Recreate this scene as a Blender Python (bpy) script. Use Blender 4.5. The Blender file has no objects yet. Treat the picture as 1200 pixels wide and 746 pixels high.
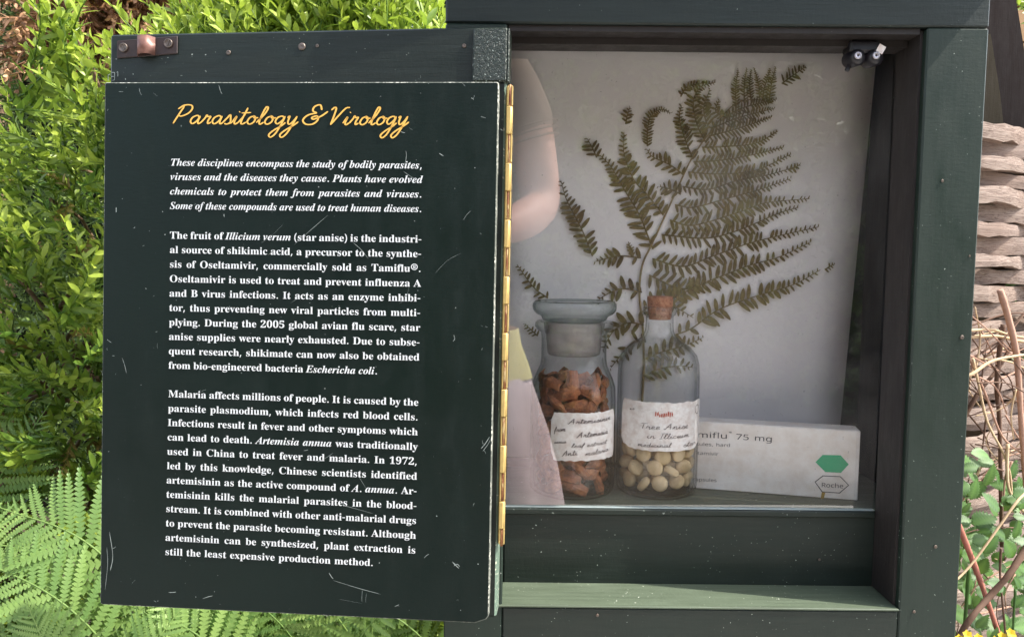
import bpy, math, random
import numpy as np
from mathutils import Vector, Matrix

# ---------------------------------------------------------------- camera, sky, sun, exposure
SC = bpy.context.scene
COL = SC.collection
FPX, PW, PH, CAMD = 900.0, 1200.0, 746.0, 0.585       # focal length in photo pixels, photo size, camera distance (m)
GROUND = -1.0                                          # ground height below the lens
pitch, yaw, roll = (math.radians(a) for a in (4.3235, -0.1132, -0.5609))
fwd = Vector((math.sin(yaw)*math.cos(pitch), math.cos(yaw)*math.cos(pitch), -math.sin(pitch)))
rt0 = Vector((math.cos(yaw), -math.sin(yaw), 0))
dn0 = fwd.cross(rt0)
RT = rt0*math.cos(roll) + dn0*math.sin(roll)
DN = -rt0*math.sin(roll) + dn0*math.cos(roll)
CAMP = Vector((0, -CAMD, 0))
cd = bpy.data.cameras.new('camera'); cam = bpy.data.objects.new('camera', cd); COL.objects.link(cam)
cd.sensor_width = 36; cd.lens = 36*FPX/PW; cd.clip_start = 0.02; cd.clip_end = 500
m3 = Matrix((RT, -DN, -fwd)).transposed()
cam.matrix_world = Matrix.Translation(CAMP) @ m3.to_4x4()
SC.camera = cam

SUN = Vector((0.77, -0.158, 1.0)).normalized()
w = bpy.data.worlds.new('World'); SC.world = w; w.use_nodes = True
nt = w.node_tree; bg = nt.nodes['Background']
sky = nt.nodes.new('ShaderNodeTexSky'); sky.sky_type = 'NISHITA'; sky.sun_disc = False
sky.sun_elevation = math.asin(SUN.z); sky.sun_rotation = math.atan2(SUN.x, SUN.y)
sky.dust_density = 2.0; sky.air_density = 1.0
hs = nt.nodes.new('ShaderNodeHueSaturation'); hs.inputs['Saturation'].default_value = .55   # desaturated to take the blue out of the sky's fill
nt.links.new(sky.outputs[0], hs.inputs['Color']); nt.links.new(hs.outputs[0], bg.inputs[0]); bg.inputs[1].default_value = 0.15
sl = bpy.data.lights.new('sun', 'SUN'); sun = bpy.data.objects.new('sun', sl); COL.objects.link(sun)
sl.energy = 2.5; sl.angle = math.radians(0.55); sl.color = (1.0, 0.95, 0.86)
sun.rotation_euler = SUN.to_track_quat('Z', 'Y').to_euler(); sun.location = SUN*5
SC.view_settings.view_transform = 'Standard'; SC.view_settings.look = 'None'
SC.view_settings.exposure = 1.8; SC.view_settings.gamma = 1.0
SC.cycles.max_bounces = 8; SC.cycles.transparent_max_bounces = 24
SC.cycles.use_denoising = True

def ray(px, py):
    return RT*((px-PW/2)/FPX) + DN*((py-PH/2)/FPX) + fwd
def at(px, py, Y):                                     # the point of the plane y = Y seen at a photo pixel
    d = ray(px, py); return CAMP + d*((Y+CAMD)/d.y)
def onplane(px, py, o, n):
    d = ray(px, py); return CAMP + d*((o-CAMP).dot(n)/d.dot(n))

# ---------------------------------------------------------------- helpers
random.seed(7); np.random.seed(7)
R = random.uniform
def tag(o, label, cat, group=None):
    o['label'] = label; o['category'] = cat
    if group: o['group'] = group
    return o
def link(name, me, mat=None, parent=None, M=None):
    o = bpy.data.objects.new(name, me); COL.objects.link(o)
    if mat is not None and me is not None and not me.materials:
        for m in (mat if isinstance(mat, (list, tuple)) else [mat]): me.materials.append(m)
    if parent is not None: o.parent = parent
    if M is not None: o.matrix_local = M
    return o
def thing(name, loc, label, cat, group=None, M=None):
    o = bpy.data.objects.new(name, None); COL.objects.link(o); o.empty_display_size = .02
    if M is not None: o.matrix_world = M
    else: o.location = loc
    return tag(o, label, cat, group)
def structure(o, k='structure'):
    o['kind'] = k; return o
class MB:
    def __init__(s): s.v = []; s.f = []; s.m = []; s.c = []; s.sm = []
    def add(s, vs, fs, mi=0, col=None, smooth=False):
        b = len(s.v); s.v += [tuple(p) for p in vs]
        s.f += [tuple(i+b for i in f) for f in fs]; s.m += [mi]*len(fs); s.sm += [smooth]*len(fs)
        s.c += [col if col is not None else .5]*len(vs) if not isinstance(col, (list, tuple)) else list(col)
        return s
    def box(s, a, b, mi=0, bev=0, M=None, col=None):
        x0, y0, z0 = (min(p, q) for p, q in zip(a, b)); x1, y1, z1 = (max(p, q) for p, q in zip(a, b))
        if bev <= 0:
            vs = [(x, y, z) for z in (z0, z1) for y in (y0, y1) for x in (x0, x1)]
            fs = [(0, 2, 3, 1), (4, 5, 7, 6), (0, 1, 5, 4), (2, 6, 7, 3), (0, 4, 6, 2), (1, 3, 7, 5)]
        else:
            c = ((x0+x1)/2, (y0+y1)/2, (z0+z1)/2); h = ((x1-x0)/2, (y1-y0)/2, (z1-z0)/2); idx = {}; vs = []
            for sx in (-1, 1):
                for sy in (-1, 1):
                    for sz in (-1, 1):
                        for k in range(3):
                            q = [h[0]-bev, h[1]-bev, h[2]-bev]; q[k] = h[k]
                            idx[sx, sy, sz, k] = len(vs)
                            vs.append((c[0]+sx*q[0], c[1]+sy*q[1], c[2]+sz*q[2]))
            fs = []
            def orient(f):
                P = [Vector(vs[i]) for i in f]; n = (P[1]-P[0]).cross(P[2]-P[0]); g = sum(P, Vector())/len(P)-Vector(c)
                return f if n.dot(g) > 0 else f[::-1]
            for k in range(3):
                a1, a2 = [i for i in range(3) if i != k]
                for sg in (-1, 1):
                    q = []
                    for u, v in ((-1, -1), (1, -1), (1, 1), (-1, 1)):
                        s3 = [0, 0, 0]; s3[k] = sg; s3[a1] = u; s3[a2] = v; q.append(idx[s3[0], s3[1], s3[2], k])
                    fs.append(orient(tuple(q)))
                for u in (-1, 1):                       # edges running along axis k
                    for v in (-1, 1):
                        e = []
                        for t, ax in ((-1, a1), (-1, a2), (1, a2), (1, a1)):
                            s3 = [0, 0, 0]; s3[k] = t; s3[a1] = u; s3[a2] = v; e.append(idx[s3[0], s3[1], s3[2], ax])
                        fs.append(orient(tuple(e)))
            for sx in (-1, 1):
                for sy in (-1, 1):
                    for sz in (-1, 1): fs.append(orient(tuple(idx[sx, sy, sz, k] for k in range(3))))
        if M is not None: vs = [M @ Vector(p) for p in vs]
        return s.add(vs, fs, mi, col)
    def tube(s, pts, rs, n=8, mi=0, col=None, caps=True):
        pts = [Vector(p) for p in pts]; N = len(pts)
        if not isinstance(rs, (list, tuple)): rs = [rs]*N
        t0 = (pts[1]-pts[0]).normalized(); up = Vector((0, 0, 1)) if abs(t0.z) < .9 else Vector((1, 0, 0))
        u = t0.cross(up).normalized(); vs = []
        for i, p in enumerate(pts):
            t = (pts[min(i+1, N-1)]-pts[max(i-1, 0)]).normalized()
            u = (u-t*u.dot(t)).normalized(); v = t.cross(u)
            for k in range(n):
                a = 2*math.pi*k/n; vs.append(p+(u*math.cos(a)+v*math.sin(a))*rs[i])
        fs = [(i*n+k, i*n+(k+1) % n, (i+1)*n+(k+1) % n, (i+1)*n+k) for i in range(N-1) for k in range(n)]
        if caps: fs += [tuple(range(n))[::-1], tuple((N-1)*n+k for k in range(n))]
        return s.add(vs, fs, mi, col, True)
    def lathe(s, prof, n=32, mi=0, c=(0, 0, 0), cap0=False, cap1=False):
        vs = [(c[0]+r*math.cos(2*math.pi*k/n), c[1]+r*math.sin(2*math.pi*k/n), c[2]+z) for r, z in prof for k in range(n)]
        fs = [(i*n+k, i*n+(k+1) % n, (i+1)*n+(k+1) % n, (i+1)*n+k) for i in range(len(prof)-1) for k in range(n)]
        if cap0: fs.append(tuple(range(n))[::-1])
        if cap1: fs.append(tuple((len(prof)-1)*n+k for k in range(n)))
        return s.add(vs, fs, mi, None, True)
    def mesh(s, name):
        me = bpy.data.meshes.new(name); me.from_pydata(s.v, [], s.f)
        me.polygons.foreach_set('material_index', s.m); me.polygons.foreach_set('use_smooth', s.sm)
        a = me.attributes.new('age', 'FLOAT', 'POINT'); a.data.foreach_set('value', s.c)
        me.update(); return me
    def build(s, name, mat, parent=None, M=None):
        me = s.mesh(name)
        for m in (mat if isinstance(mat, (list, tuple)) else [mat]): me.materials.append(m)
        return link(name, me, None, parent, M)
def spline(P, n=6):
    P = [Vector(p) for p in P]; Q = [P[0]*2-P[1]]+P+[P[-1]*2-P[-2]]; out = []
    for i in range(1, len(Q)-2):
        a, b, c, d = Q[i-1:i+3]
        for j in range(n):
            t = j/n; out.append(.5*((2*b)+(c-a)*t+(2*a-5*b+4*c-d)*t*t+(3*b-a-3*c+d)*t**3))
    out.append(P[-1]); return out

# ---------------------------------------------------------------- materials
def nodes(name):
    m = bpy.data.materials.new(name); m.use_nodes = True; t = m.node_tree; return m, t, t.nodes['Principled BSDF']
def N(t, typ, **kw):
    n = t.nodes.new(typ)
    for k, v in kw.items():
        if isinstance(k, str) and hasattr(n, k): setattr(n, k, v)
        else: n.inputs[k.replace('_', ' ')].default_value = v
    return n
def ramp(t, fac, stops, interp='LINEAR'):
    r = t.nodes.new('ShaderNodeValToRGB'); r.color_ramp.interpolation = interp; e = r.color_ramp.elements
    while len(e) < len(stops): e.new(.5)
    for i, (p, c) in enumerate(stops):
        e[i].position = p; e[i].color = tuple(c)+(1,) if isinstance(c, (tuple, list)) else (c, c, c, 1)
    t.links.new(fac, r.inputs[0]); return r
def coords(t, scale=(1, 1, 1), src='Object', seed=None):
    tc = t.nodes.new('ShaderNodeTexCoord'); mp = t.nodes.new('ShaderNodeMapping'); mp.inputs['Scale'].default_value = scale
    t.links.new(tc.outputs[src], mp.inputs[0])
    if seed:                                            # each object gets its own stretch of the pattern
        oi = t.nodes.new('ShaderNodeObjectInfo'); mu = t.nodes.new('ShaderNodeVectorMath'); mu.operation = 'SCALE'
        cx = t.nodes.new('ShaderNodeCombineXYZ')
        for i in range(3): t.links.new(oi.outputs['Random'], cx.inputs[i])
        t.links.new(cx.outputs[0], mu.inputs[0]); mu.inputs['Scale'].default_value = seed; t.links.new(mu.outputs[0], mp.inputs[1])
    return mp.outputs[0]
def noise(t, vec, scale, detail=4, rough=.55, dist=0):
    n = t.nodes.new('ShaderNodeTexNoise'); n.inputs['Scale'].default_value = scale; n.inputs['Detail'].default_value = detail
    n.inputs['Roughness'].default_value = rough; n.inputs['Distortion'].default_value = dist; t.links.new(vec, n.inputs[0]); return n.outputs[0]
def mix(t, fac, a, b, blend='MIX'):
    m = t.nodes.new('ShaderNodeMix'); m.data_type = 'RGBA'; m.blend_type = blend
    for s_, i in ((fac, 0), (a, 6), (b, 7)):
        if isinstance(s_, (int, float)): m.inputs[i].default_value = s_
        elif isinstance(s_, (tuple, list)): m.inputs[i].default_value = tuple(s_)+(1,)
        else: t.links.new(s_, m.inputs[i])
    return m.outputs[2]
def mth(t, op, a, b=0.0):
    m = t.nodes.new('ShaderNodeMath'); m.operation = op
    for s_, i in ((a, 0), (b, 1)):
        if isinstance(s_, (int, float)): m.inputs[i].default_value = s_
        else: t.links.new(s_, m.inputs[i])
    return m.outputs[0]
def bump(t, bs, h, strength=.3, dist=.001, prev=None):
    b = t.nodes.new('ShaderNodeBump'); b.inputs['Strength'].default_value = strength; b.inputs['Distance'].default_value = dist
    t.links.new(h, b.inputs['Height'])
    if prev is not None: t.links.new(prev, b.inputs['Normal'])
    if bs is not None: t.links.new(b.outputs[0], bs.inputs['Normal'])
    return b.outputs[0]
def paint(name, col, chip=(.42, .47, .42), grain='X', chips=.70, rough=.42, spec=.35, dirt=.35, streak=1.0):
    m, t, b = nodes(name)
    sc = {'X': (6, 90, 90), 'Z': (90, 90, 6)}[grain]
    g = noise(t, coords(t, sc), 3.0, 6, .65); big = noise(t, coords(t), 9, 4)
    c = mix(t, big, tuple(x*.8 for x in col), tuple(min(1, x*1.3) for x in col))
    c = mix(t, ramp(t, g, [(.35, 0), (.8, dirt*streak)]).outputs[0], c, tuple(x*1.7+.004 for x in col))
    sp = noise(t, coords(t), 420, 2, .5); sp2 = noise(t, coords(t), 34, 3)
    spk = mth(t, 'MULTIPLY', ramp(t, sp, [(chips, 0), (chips+.035, 1)]).outputs[0], ramp(t, sp2, [(.45, 0), (.6, 1)]).outputs[0])
    sm = noise(t, coords(t, (1, 1, .35) if grain == 'Z' else (.35, 1, 1)), 60, 8, .7)
    smg = ramp(t, sm, [(.57, 0), (.78, .30)]).outputs[0]
    c = mix(t, smg, c, tuple(x*2+.008 for x in col))
    c = mix(t, spk, c, chip)
    t.links.new(c, b.inputs['Base Color'])
    rr = ramp(t, sm, [(.3, rough-.08), (.75, rough+.25)]); t.links.new(rr.outputs[0], b.inputs['Roughness'])
    b.inputs['Specular IOR Level'].default_value = spec
    n1 = bump(t, None, g, .35*streak+.03, .0008); n2_ = bump(t, None, noise(t, coords(t, (60, 60, 200) if grain == 'Z' else (200, 60, 60)), 2.2, 5, .6), .22, .0006, n1); bump(t, b, noise(t, coords(t), 600, 3), .12, .0004, n2_)
    return m
def simple(name, col, rough=.6, metal=0, spec=.4, var=.2, scale=60, bmp=.1, bdist=.0005, seed=None):
    m, t, b = nodes(name)
    n = noise(t, coords(t, seed=seed), scale, 5, .6)
    c = mix(t, n, tuple(x*(1-var) for x in col), tuple(min(1, x*(1+var)) for x in col))
    t.links.new(c, b.inputs['Base Color']); b.inputs['Roughness'].default_value = rough; b.inputs['Metallic'].default_value = metal
    b.inputs['Specular IOR Level'].default_value = spec
    if bmp: bump(t, b, n, bmp, bdist)
    return m
def leafmat(name, young, old, transl=.35, rough=.42, seed=None, vein=120):
    m, t, b = nodes(name)
    at_ = t.nodes.new('ShaderNodeAttribute'); at_.attribute_name = 'age'
    oi = t.nodes.new('ShaderNodeObjectInfo')
    n = noise(t, coords(t), vein, 3)
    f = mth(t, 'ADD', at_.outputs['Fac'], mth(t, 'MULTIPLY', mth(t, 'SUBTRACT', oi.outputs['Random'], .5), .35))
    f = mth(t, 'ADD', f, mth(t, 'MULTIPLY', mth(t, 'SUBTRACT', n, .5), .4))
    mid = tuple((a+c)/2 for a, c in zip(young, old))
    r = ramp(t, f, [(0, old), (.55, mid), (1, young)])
    t.links.new(r.outputs[0], b.inputs['Base Color']); b.inputs['Roughness'].default_value = rough
    tr = t.nodes.new('ShaderNodeBsdfTranslucent')
    tc = mix(t, .5, r.outputs[0], (.28, .42, .03)); t.links.new(tc, tr.inputs[0])
    ms = t.nodes.new('ShaderNodeMixShader'); ms.inputs[0].default_value = transl
    t.links.new(b.outputs[0], ms.inputs[1]); t.links.new(tr.outputs[0], ms.inputs[2])
    t.links.new(ms.outputs[0], t.nodes['Material Output'].inputs[0]); return m
def glassmat(name, ior, tint0, tint1, rough=0.0, pw=2.0, smear_sheen=0.0):
    m = bpy.data.materials.new(name); m.use_nodes = True; t = m.node_tree; t.nodes.remove(t.nodes['Principled BSDF'])
    lw = t.nodes.new('ShaderNodeLayerWeight'); lw.inputs[0].default_value = .5
    r0 = ((ior-1)/(ior+1))**2; fr = mth(t, 'ADD', r0, mth(t, 'MULTIPLY', mth(t, 'POWER', lw.outputs['Facing'], 5.0), 1-r0))
    tr = t.nodes.new('ShaderNodeBsdfTransparent'); gl = t.nodes.new('ShaderNodeBsdfGlossy'); gl.inputs['Roughness'].default_value = rough
    t.links.new(mix(t, mth(t, 'POWER', lw.outputs['Facing'], pw), tint0, tint1), tr.inputs[0])
    ms = t.nodes.new('ShaderNodeMixShader'); t.links.new(fr, ms.inputs[0])
    t.links.new(tr.outputs[0], ms.inputs[1]); t.links.new(gl.outputs[0], ms.inputs[2]); last = ms
    if smear_sheen:
        df = t.nodes.new('ShaderNodeBsdfDiffuse'); df.inputs[0].default_value = (.62, .6, .56, 1)
        d1 = noise(t, coords(t), 11, 7, .65, .6); d2 = noise(t, coords(t), 330, 2)
        a = mth(t, 'ADD', mth(t, 'MULTIPLY', ramp(t, d1, [(.45, 0), (.75, 1)]).outputs[0], smear_sheen), mth(t, 'MULTIPLY', ramp(t, d2, [(.73, 0), (.76, 1)]).outputs[0], .25))
        m2 = t.nodes.new('ShaderNodeMixShader'); t.links.new(a, m2.inputs[0]); t.links.new(ms.outputs[0], m2.inputs[1]); t.links.new(df.outputs[0], m2.inputs[2]); last = m2
    t.links.new(last.outputs[0], t.nodes['Material Output'].inputs[0]); return m

M_post = paint('post_paint', (.0115, .0215, .0155), grain='Z', streak=.25)
M_rail = paint('rail_paint', (.010, .0165, .0125), grain='X')
M_head = paint('header_paint', (.0105, .0165, .0145), grain='X', chips=.74)
M_ledge = paint('ledge_paint', (.070, .090, .060), chip=(.5, .52, .44), grain='X', chips=.70, rough=.5, dirt=.6)
M_jamb = paint('jamb_paint', (.020, .017, .016), grain='Z', chips=.76, rough=.5, spec=.3)
M_door = paint('door_paint', (.007, .012, .0095), grain='X', chips=.74)
M_panel = paint('panel_paint', (.0042, .0100, .0080), chip=(.6, .65, .62), grain='Z', chips=.735, rough=.36, spec=.2, dirt=.03, streak=.15)
M_edge = paint('worn_edge', (.09, .10, .085), chip=(.5, .5, .44), grain='Z', chips=.5, rough=.7, dirt=.7)
M_doorlit = paint('lit_door_edge', (.10, .145, .11), chip=(.5, .5, .4), grain='Z', chips=.6, rough=.5, dirt=.7)  # paler than the door: light on its hinge edge put into the colour
M_inner = paint('inner_paint', (.02, .02, .021), grain='Z', chips=.75, rough=.6)
M_text = simple('white_print', (.66, .68, .68), .5, var=.03)
M_gold = simple('gold_print', (.74, .43, .09), .45, var=.08)
M_scr = simple('scratched_white', (.30, .34, .32), .7, var=.3, scale=300)
M_bark = None
# ---------------------------------------------------------------- lettering outlines (drawn as filled flat print)
GLYPH = {
 'b': {
  '(': (201, [[126, -106, 81, -43, 51, 28, 33, 104, 27, 184, 33, 265, 51, 342, 81, 415, 126, 480, 181, 480, 140, 413, 110, 340, 93, 264, 87, 185, 93, 108, 110, 32, 140, -40, 181, -106]]),
  ')': (201, [[21, -106, 62, -40, 91, 32, 109, 108, 115, 185, 109, 264, 91, 340, 61, 413, 20, 480, 76, 480, 120, 415, 151, 342, 169, 265, 175, 184, 169, 104, 151, 28, 120, -43, 76, -106]]),
  ',': (180, [[28, -87, 47, -3, 61, 78, 124, 78, 129, 71, 104, -8, 71, -87]]),
  '-': (216, [[27, 154, 27, 206, 189, 206, 189, 154]]),
  '.': (180, [[89, -9, 60, 1, 51, 15, 48, 36, 51, 57, 60, 71, 89, 81, 119, 71, 129, 57, 132, 36, 129, 15, 119, 1]]),
  '0': (375, [[188, -7, 133, 1, 91, 24, 60, 61, 39, 111, 27, 171, 23, 241, 27, 311, 39, 371, 60, 420, 91, 456, 133, 479, 189, 486, 242, 479, 283, 456, 314, 419, 336, 370, 348, 310, 353, 240, 348, 171, 336, 110, 314, 61, 283, 24, 241, 1], [188, 37, 219, 50, 237, 91, 246, 155, 248, 240, 246, 326, 237, 390, 219, 429, 189, 443, 157, 429, 139, 390, 130, 326, 127, 240, 130, 155, 139, 91, 157, 50]]),
  '1': (375, [[65, 0, 65, 36, 120, 36, 135, 38, 146, 45, 154, 79, 154, 416, 108, 365, 87, 351, 67, 346, 52, 349, 40, 359, 31, 375, 28, 396, 74, 412, 132, 447, 179, 482, 254, 482, 254, 79, 261, 47, 271, 38, 288, 36, 343, 36, 343, 0]]),
  '2': (375, [[24, 0, 24, 69, 123, 171, 187, 245, 218, 307, 226, 371, 223, 405, 212, 427, 196, 441, 174, 445, 145, 438, 126, 416, 116, 380, 112, 329, 77, 333, 50, 344, 32, 365, 26, 396, 30, 419, 43, 441, 63, 459, 92, 474, 129, 483, 174, 486, 240, 479, 288, 456, 318, 421, 328, 375, 319, 329, 291, 281, 238, 220, 154, 138, 87, 74, 244, 74, 263, 77, 279, 86, 292, 101, 300, 120, 305, 141, 345, 141, 341, 0]]),
  '5': (375, [[165, -7, 119, -4, 84, 5, 58, 18, 40, 35, 30, 54, 27, 75, 31, 95, 42, 109, 59, 118, 81, 121, 88, 83, 111, 52, 130, 43, 154, 40, 195, 50, 212, 63, 226, 83, 234, 111, 237, 148, 231, 192, 213, 223, 184, 241, 146, 247, 103, 243, 71, 235, 40, 247, 62, 480, 316, 480, 319, 357, 281, 357, 275, 380, 267, 399, 244, 406, 105, 406, 94, 281, 126, 288, 168, 291, 238, 282, 293, 256, 328, 211, 340, 148, 336, 108, 324, 75, 306, 48, 282, 27, 226, 1]]),
  '7': (375, [[111, 0, 289, 406, 113, 406, 86, 398, 74, 372, 70, 338, 30, 338, 33, 480, 353, 480, 353, 447, 168, 0]]),
  '9': (375, [[152, -7, 116, -4, 88, 4, 67, 17, 53, 33, 42, 69, 50, 94, 75, 107, 87, 80, 103, 56, 126, 41, 156, 36, 188, 43, 213, 67, 232, 106, 244, 160, 251, 230, 212, 198, 186, 188, 155, 185, 103, 194, 60, 220, 33, 264, 24, 324, 28, 369, 42, 409, 64, 441, 95, 466, 133, 481, 177, 486, 223, 480, 264, 463, 298, 433, 323, 390, 340, 332, 345, 261, 334, 157, 321, 111, 301, 72, 274, 39, 241, 14, 200, -2], [184, 233, 206, 236, 224, 245, 251, 278, 245, 352, 231, 403, 209, 432, 181, 441, 156, 434, 137, 413, 125, 377, 121, 328, 128, 275, 149, 244]]),
  'A': (437, [[-9, 0, -9, 18, 9, 21, 24, 30, 49, 75, 206, 466, 224, 465, 384, 87, 411, 34, 425, 22, 443, 18, 443, 0, 229, 0, 229, 18, 270, 25, 283, 46, 273, 81, 253, 132, 103, 132, 79, 71, 76, 59, 75, 48, 87, 26, 124, 18, 128, 18, 128, 0], [113, 161, 242, 161, 177, 319]]),
  'B': (443, [[16, 0, 16, 17, 45, 22, 62, 32, 72, 51, 75, 82, 75, 369, 69, 412, 51, 433, 15, 439, 15, 455, 220, 455, 284, 451, 333, 439, 368, 418, 389, 388, 396, 351, 384, 302, 348, 268, 287, 247, 360, 223, 404, 185, 418, 132, 407, 76, 371, 35, 314, 9, 238, 0], [182, 252, 188, 252, 234, 257, 263, 272, 279, 301, 285, 345, 281, 385, 269, 412, 248, 428, 216, 434, 198, 432, 188, 425, 182, 391], [222, 24, 259, 30, 283, 49, 296, 81, 301, 128, 295, 176, 277, 208, 245, 225, 197, 231, 182, 231, 182, 65, 190, 33, 202, 26]]),
  'C': (468, [[257, -11, 193, -3, 137, 20, 91, 56, 56, 104, 34, 162, 26, 228, 34, 294, 56, 351, 92, 399, 139, 435, 195, 458, 259, 465, 309, 459, 367, 440, 388, 435, 408, 443, 419, 465, 437, 465, 437, 308, 420, 308, 392, 364, 356, 407, 313, 434, 265, 443, 222, 435, 187, 409, 163, 365, 149, 304, 144, 226, 149, 153, 165, 97, 192, 56, 230, 32, 278, 24, 318, 29, 358, 45, 395, 71, 428, 106, 447, 89, 395, 33, 332, 0]]),
  'D': (496, [[20, 0, 20, 17, 47, 21, 63, 30, 71, 46, 74, 75, 74, 374, 71, 407, 61, 426, 43, 435, 15, 439, 15, 455, 222, 455, 296, 449, 357, 429, 405, 396, 440, 351, 461, 295, 468, 228, 459, 146, 430, 82, 382, 36, 315, 9, 228, 0], [222, 24, 262, 30, 295, 47, 319, 75, 343, 139, 351, 229, 345, 303, 330, 360, 305, 401, 269, 425, 223, 433, 202, 431, 190, 423, 182, 385, 182, 72, 190, 34, 202, 27]]),
  'I': (261, [[13, 0, 13, 17, 42, 23, 61, 32, 72, 49, 75, 75, 75, 387, 72, 412, 63, 427, 45, 435, 13, 439, 13, 455, 244, 455, 244, 439, 214, 435, 196, 427, 186, 412, 183, 387, 183, 77, 187, 44, 206, 26, 246, 17, 246, 0]]),
  'M': (634, [[14, 0, 14, 17, 43, 22, 61, 32, 72, 50, 75, 79, 75, 382, 71, 416, 53, 432, 15, 439, 15, 455, 185, 455, 317, 142, 449, 455, 617, 455, 617, 439, 590, 433, 573, 423, 563, 405, 560, 378, 560, 85, 565, 43, 582, 23, 617, 17, 617, 0, 396, 0, 396, 17, 433, 25, 450, 44, 455, 83, 455, 399, 288, 0, 270, 0, 105, 389, 105, 80, 109, 48, 120, 30, 139, 20, 169, 17, 169, 0]]),
  'O': (525, [[261, -11, 213, -6, 169, 7, 129, 29, 94, 58, 66, 93, 45, 134, 32, 179, 28, 228, 32, 276, 45, 321, 66, 362, 95, 397, 130, 426, 170, 448, 216, 462, 265, 466, 313, 462, 357, 448, 397, 427, 431, 399, 459, 364, 481, 323, 494, 277, 498, 228, 494, 179, 481, 134, 459, 93, 430, 58, 395, 29, 355, 7, 310, -6], [265, 12, 306, 21, 338, 47, 361, 90, 375, 150, 379, 228, 371, 321, 348, 389, 310, 430, 260, 443, 219, 435, 186, 409, 163, 366, 150, 305, 145, 228, 153, 135, 177, 67, 215, 26]]),
  'T': (423, [[92, 0, 92, 17, 123, 21, 142, 31, 152, 50, 156, 81, 156, 433, 149, 433, 102, 426, 65, 403, 41, 367, 29, 318, 11, 318, 11, 455, 410, 455, 410, 317, 394, 317, 385, 359, 368, 391, 343, 415, 310, 429, 269, 433, 263, 433, 263, 81, 267, 49, 276, 30, 296, 21, 328, 17, 328, 0]]),
  'a': (344, [[255, -10, 226, -5, 208, 10, 200, 35, 151, 2, 95, -9, 64, -4, 40, 11, 25, 34, 20, 63, 31, 104, 63, 136, 119, 164, 199, 190, 199, 241, 196, 266, 187, 282, 171, 292, 148, 296, 115, 290, 104, 274, 113, 257, 123, 231, 120, 215, 110, 202, 95, 194, 77, 191, 59, 194, 45, 203, 36, 218, 33, 236, 37, 259, 49, 278, 69, 295, 95, 308, 126, 316, 162, 318, 223, 312, 263, 292, 285, 259, 293, 210, 293, 62, 295, 40, 304, 34, 320, 42, 329, 28, 294, -1], [151, 34, 174, 41, 199, 63, 199, 169, 154, 151, 127, 123, 118, 84, 126, 46]]),
  'b': (361, [[43, -11, 43, 388, 37, 428, 8, 439, 8, 455, 138, 455, 138, 279, 175, 308, 221, 318, 254, 313, 284, 299, 308, 276, 326, 245, 338, 208, 342, 166, 337, 118, 323, 75, 300, 40, 270, 13, 233, -4, 192, -10, 148, -1, 105, 28, 53, -11], [183, 14, 213, 23, 232, 49, 242, 95, 245, 160, 242, 213, 231, 251, 212, 273, 184, 280, 155, 270, 144, 257, 138, 242, 138, 69, 143, 38, 158, 20]]),
  'c': (293, [[156, -10, 119, -5, 87, 11, 59, 35, 38, 68, 24, 106, 19, 150, 25, 196, 40, 237, 64, 271, 96, 297, 133, 313, 175, 319, 218, 314, 250, 298, 271, 275, 277, 245, 275, 228, 266, 215, 253, 207, 236, 204, 214, 209, 201, 225, 196, 251, 197, 261, 197, 271, 190, 290, 169, 297, 138, 285, 118, 248, 112, 187, 118, 123, 137, 76, 166, 48, 204, 38, 239, 47, 271, 72, 285, 60, 248, 21, 205, -2]]),
  'd': (370, [[140, -10, 107, -5, 78, 10, 53, 35, 35, 66, 23, 104, 19, 147, 24, 196, 36, 237, 55, 272, 81, 297, 112, 313, 146, 318, 189, 309, 223, 280, 223, 401, 220, 419, 212, 430, 176, 439, 176, 455, 319, 455, 319, 75, 325, 41, 335, 32, 353, 28, 353, 11, 294, 6, 223, -10, 223, 39, 188, 2], [171, 28, 187, 31, 202, 41, 215, 56, 223, 76, 223, 242, 217, 257, 206, 270, 174, 281, 147, 273, 130, 250, 121, 210, 118, 153, 120, 98, 130, 58, 146, 36]]),
  'e': (301, [[154, -10, 117, -5, 85, 10, 58, 35, 37, 69, 24, 109, 19, 157, 24, 201, 38, 240, 59, 273, 87, 298, 120, 313, 157, 318, 209, 309, 249, 280, 274, 234, 283, 173, 283, 166, 117, 166, 127, 97, 154, 56, 199, 42, 237, 53, 270, 86, 285, 73, 248, 27, 205, -1], [116, 192, 201, 192, 201, 215, 193, 277, 181, 292, 161, 297, 136, 286, 121, 255, 116, 203]]),
  'f': (214, [[15, 0, 15, 16, 40, 22, 50, 35, 52, 73, 52, 277, 16, 277, 16, 310, 52, 310, 52, 353, 60, 400, 85, 436, 123, 457, 174, 465, 212, 460, 240, 446, 257, 425, 263, 400, 260, 381, 252, 367, 239, 358, 224, 355, 195, 365, 187, 376, 185, 391, 193, 420, 196, 426, 197, 433, 193, 441, 180, 443, 163, 440, 153, 430, 148, 390, 148, 310, 203, 310, 203, 277, 148, 277, 148, 65, 150, 40, 158, 26, 173, 18, 199, 16, 199, 0]]),
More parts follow.
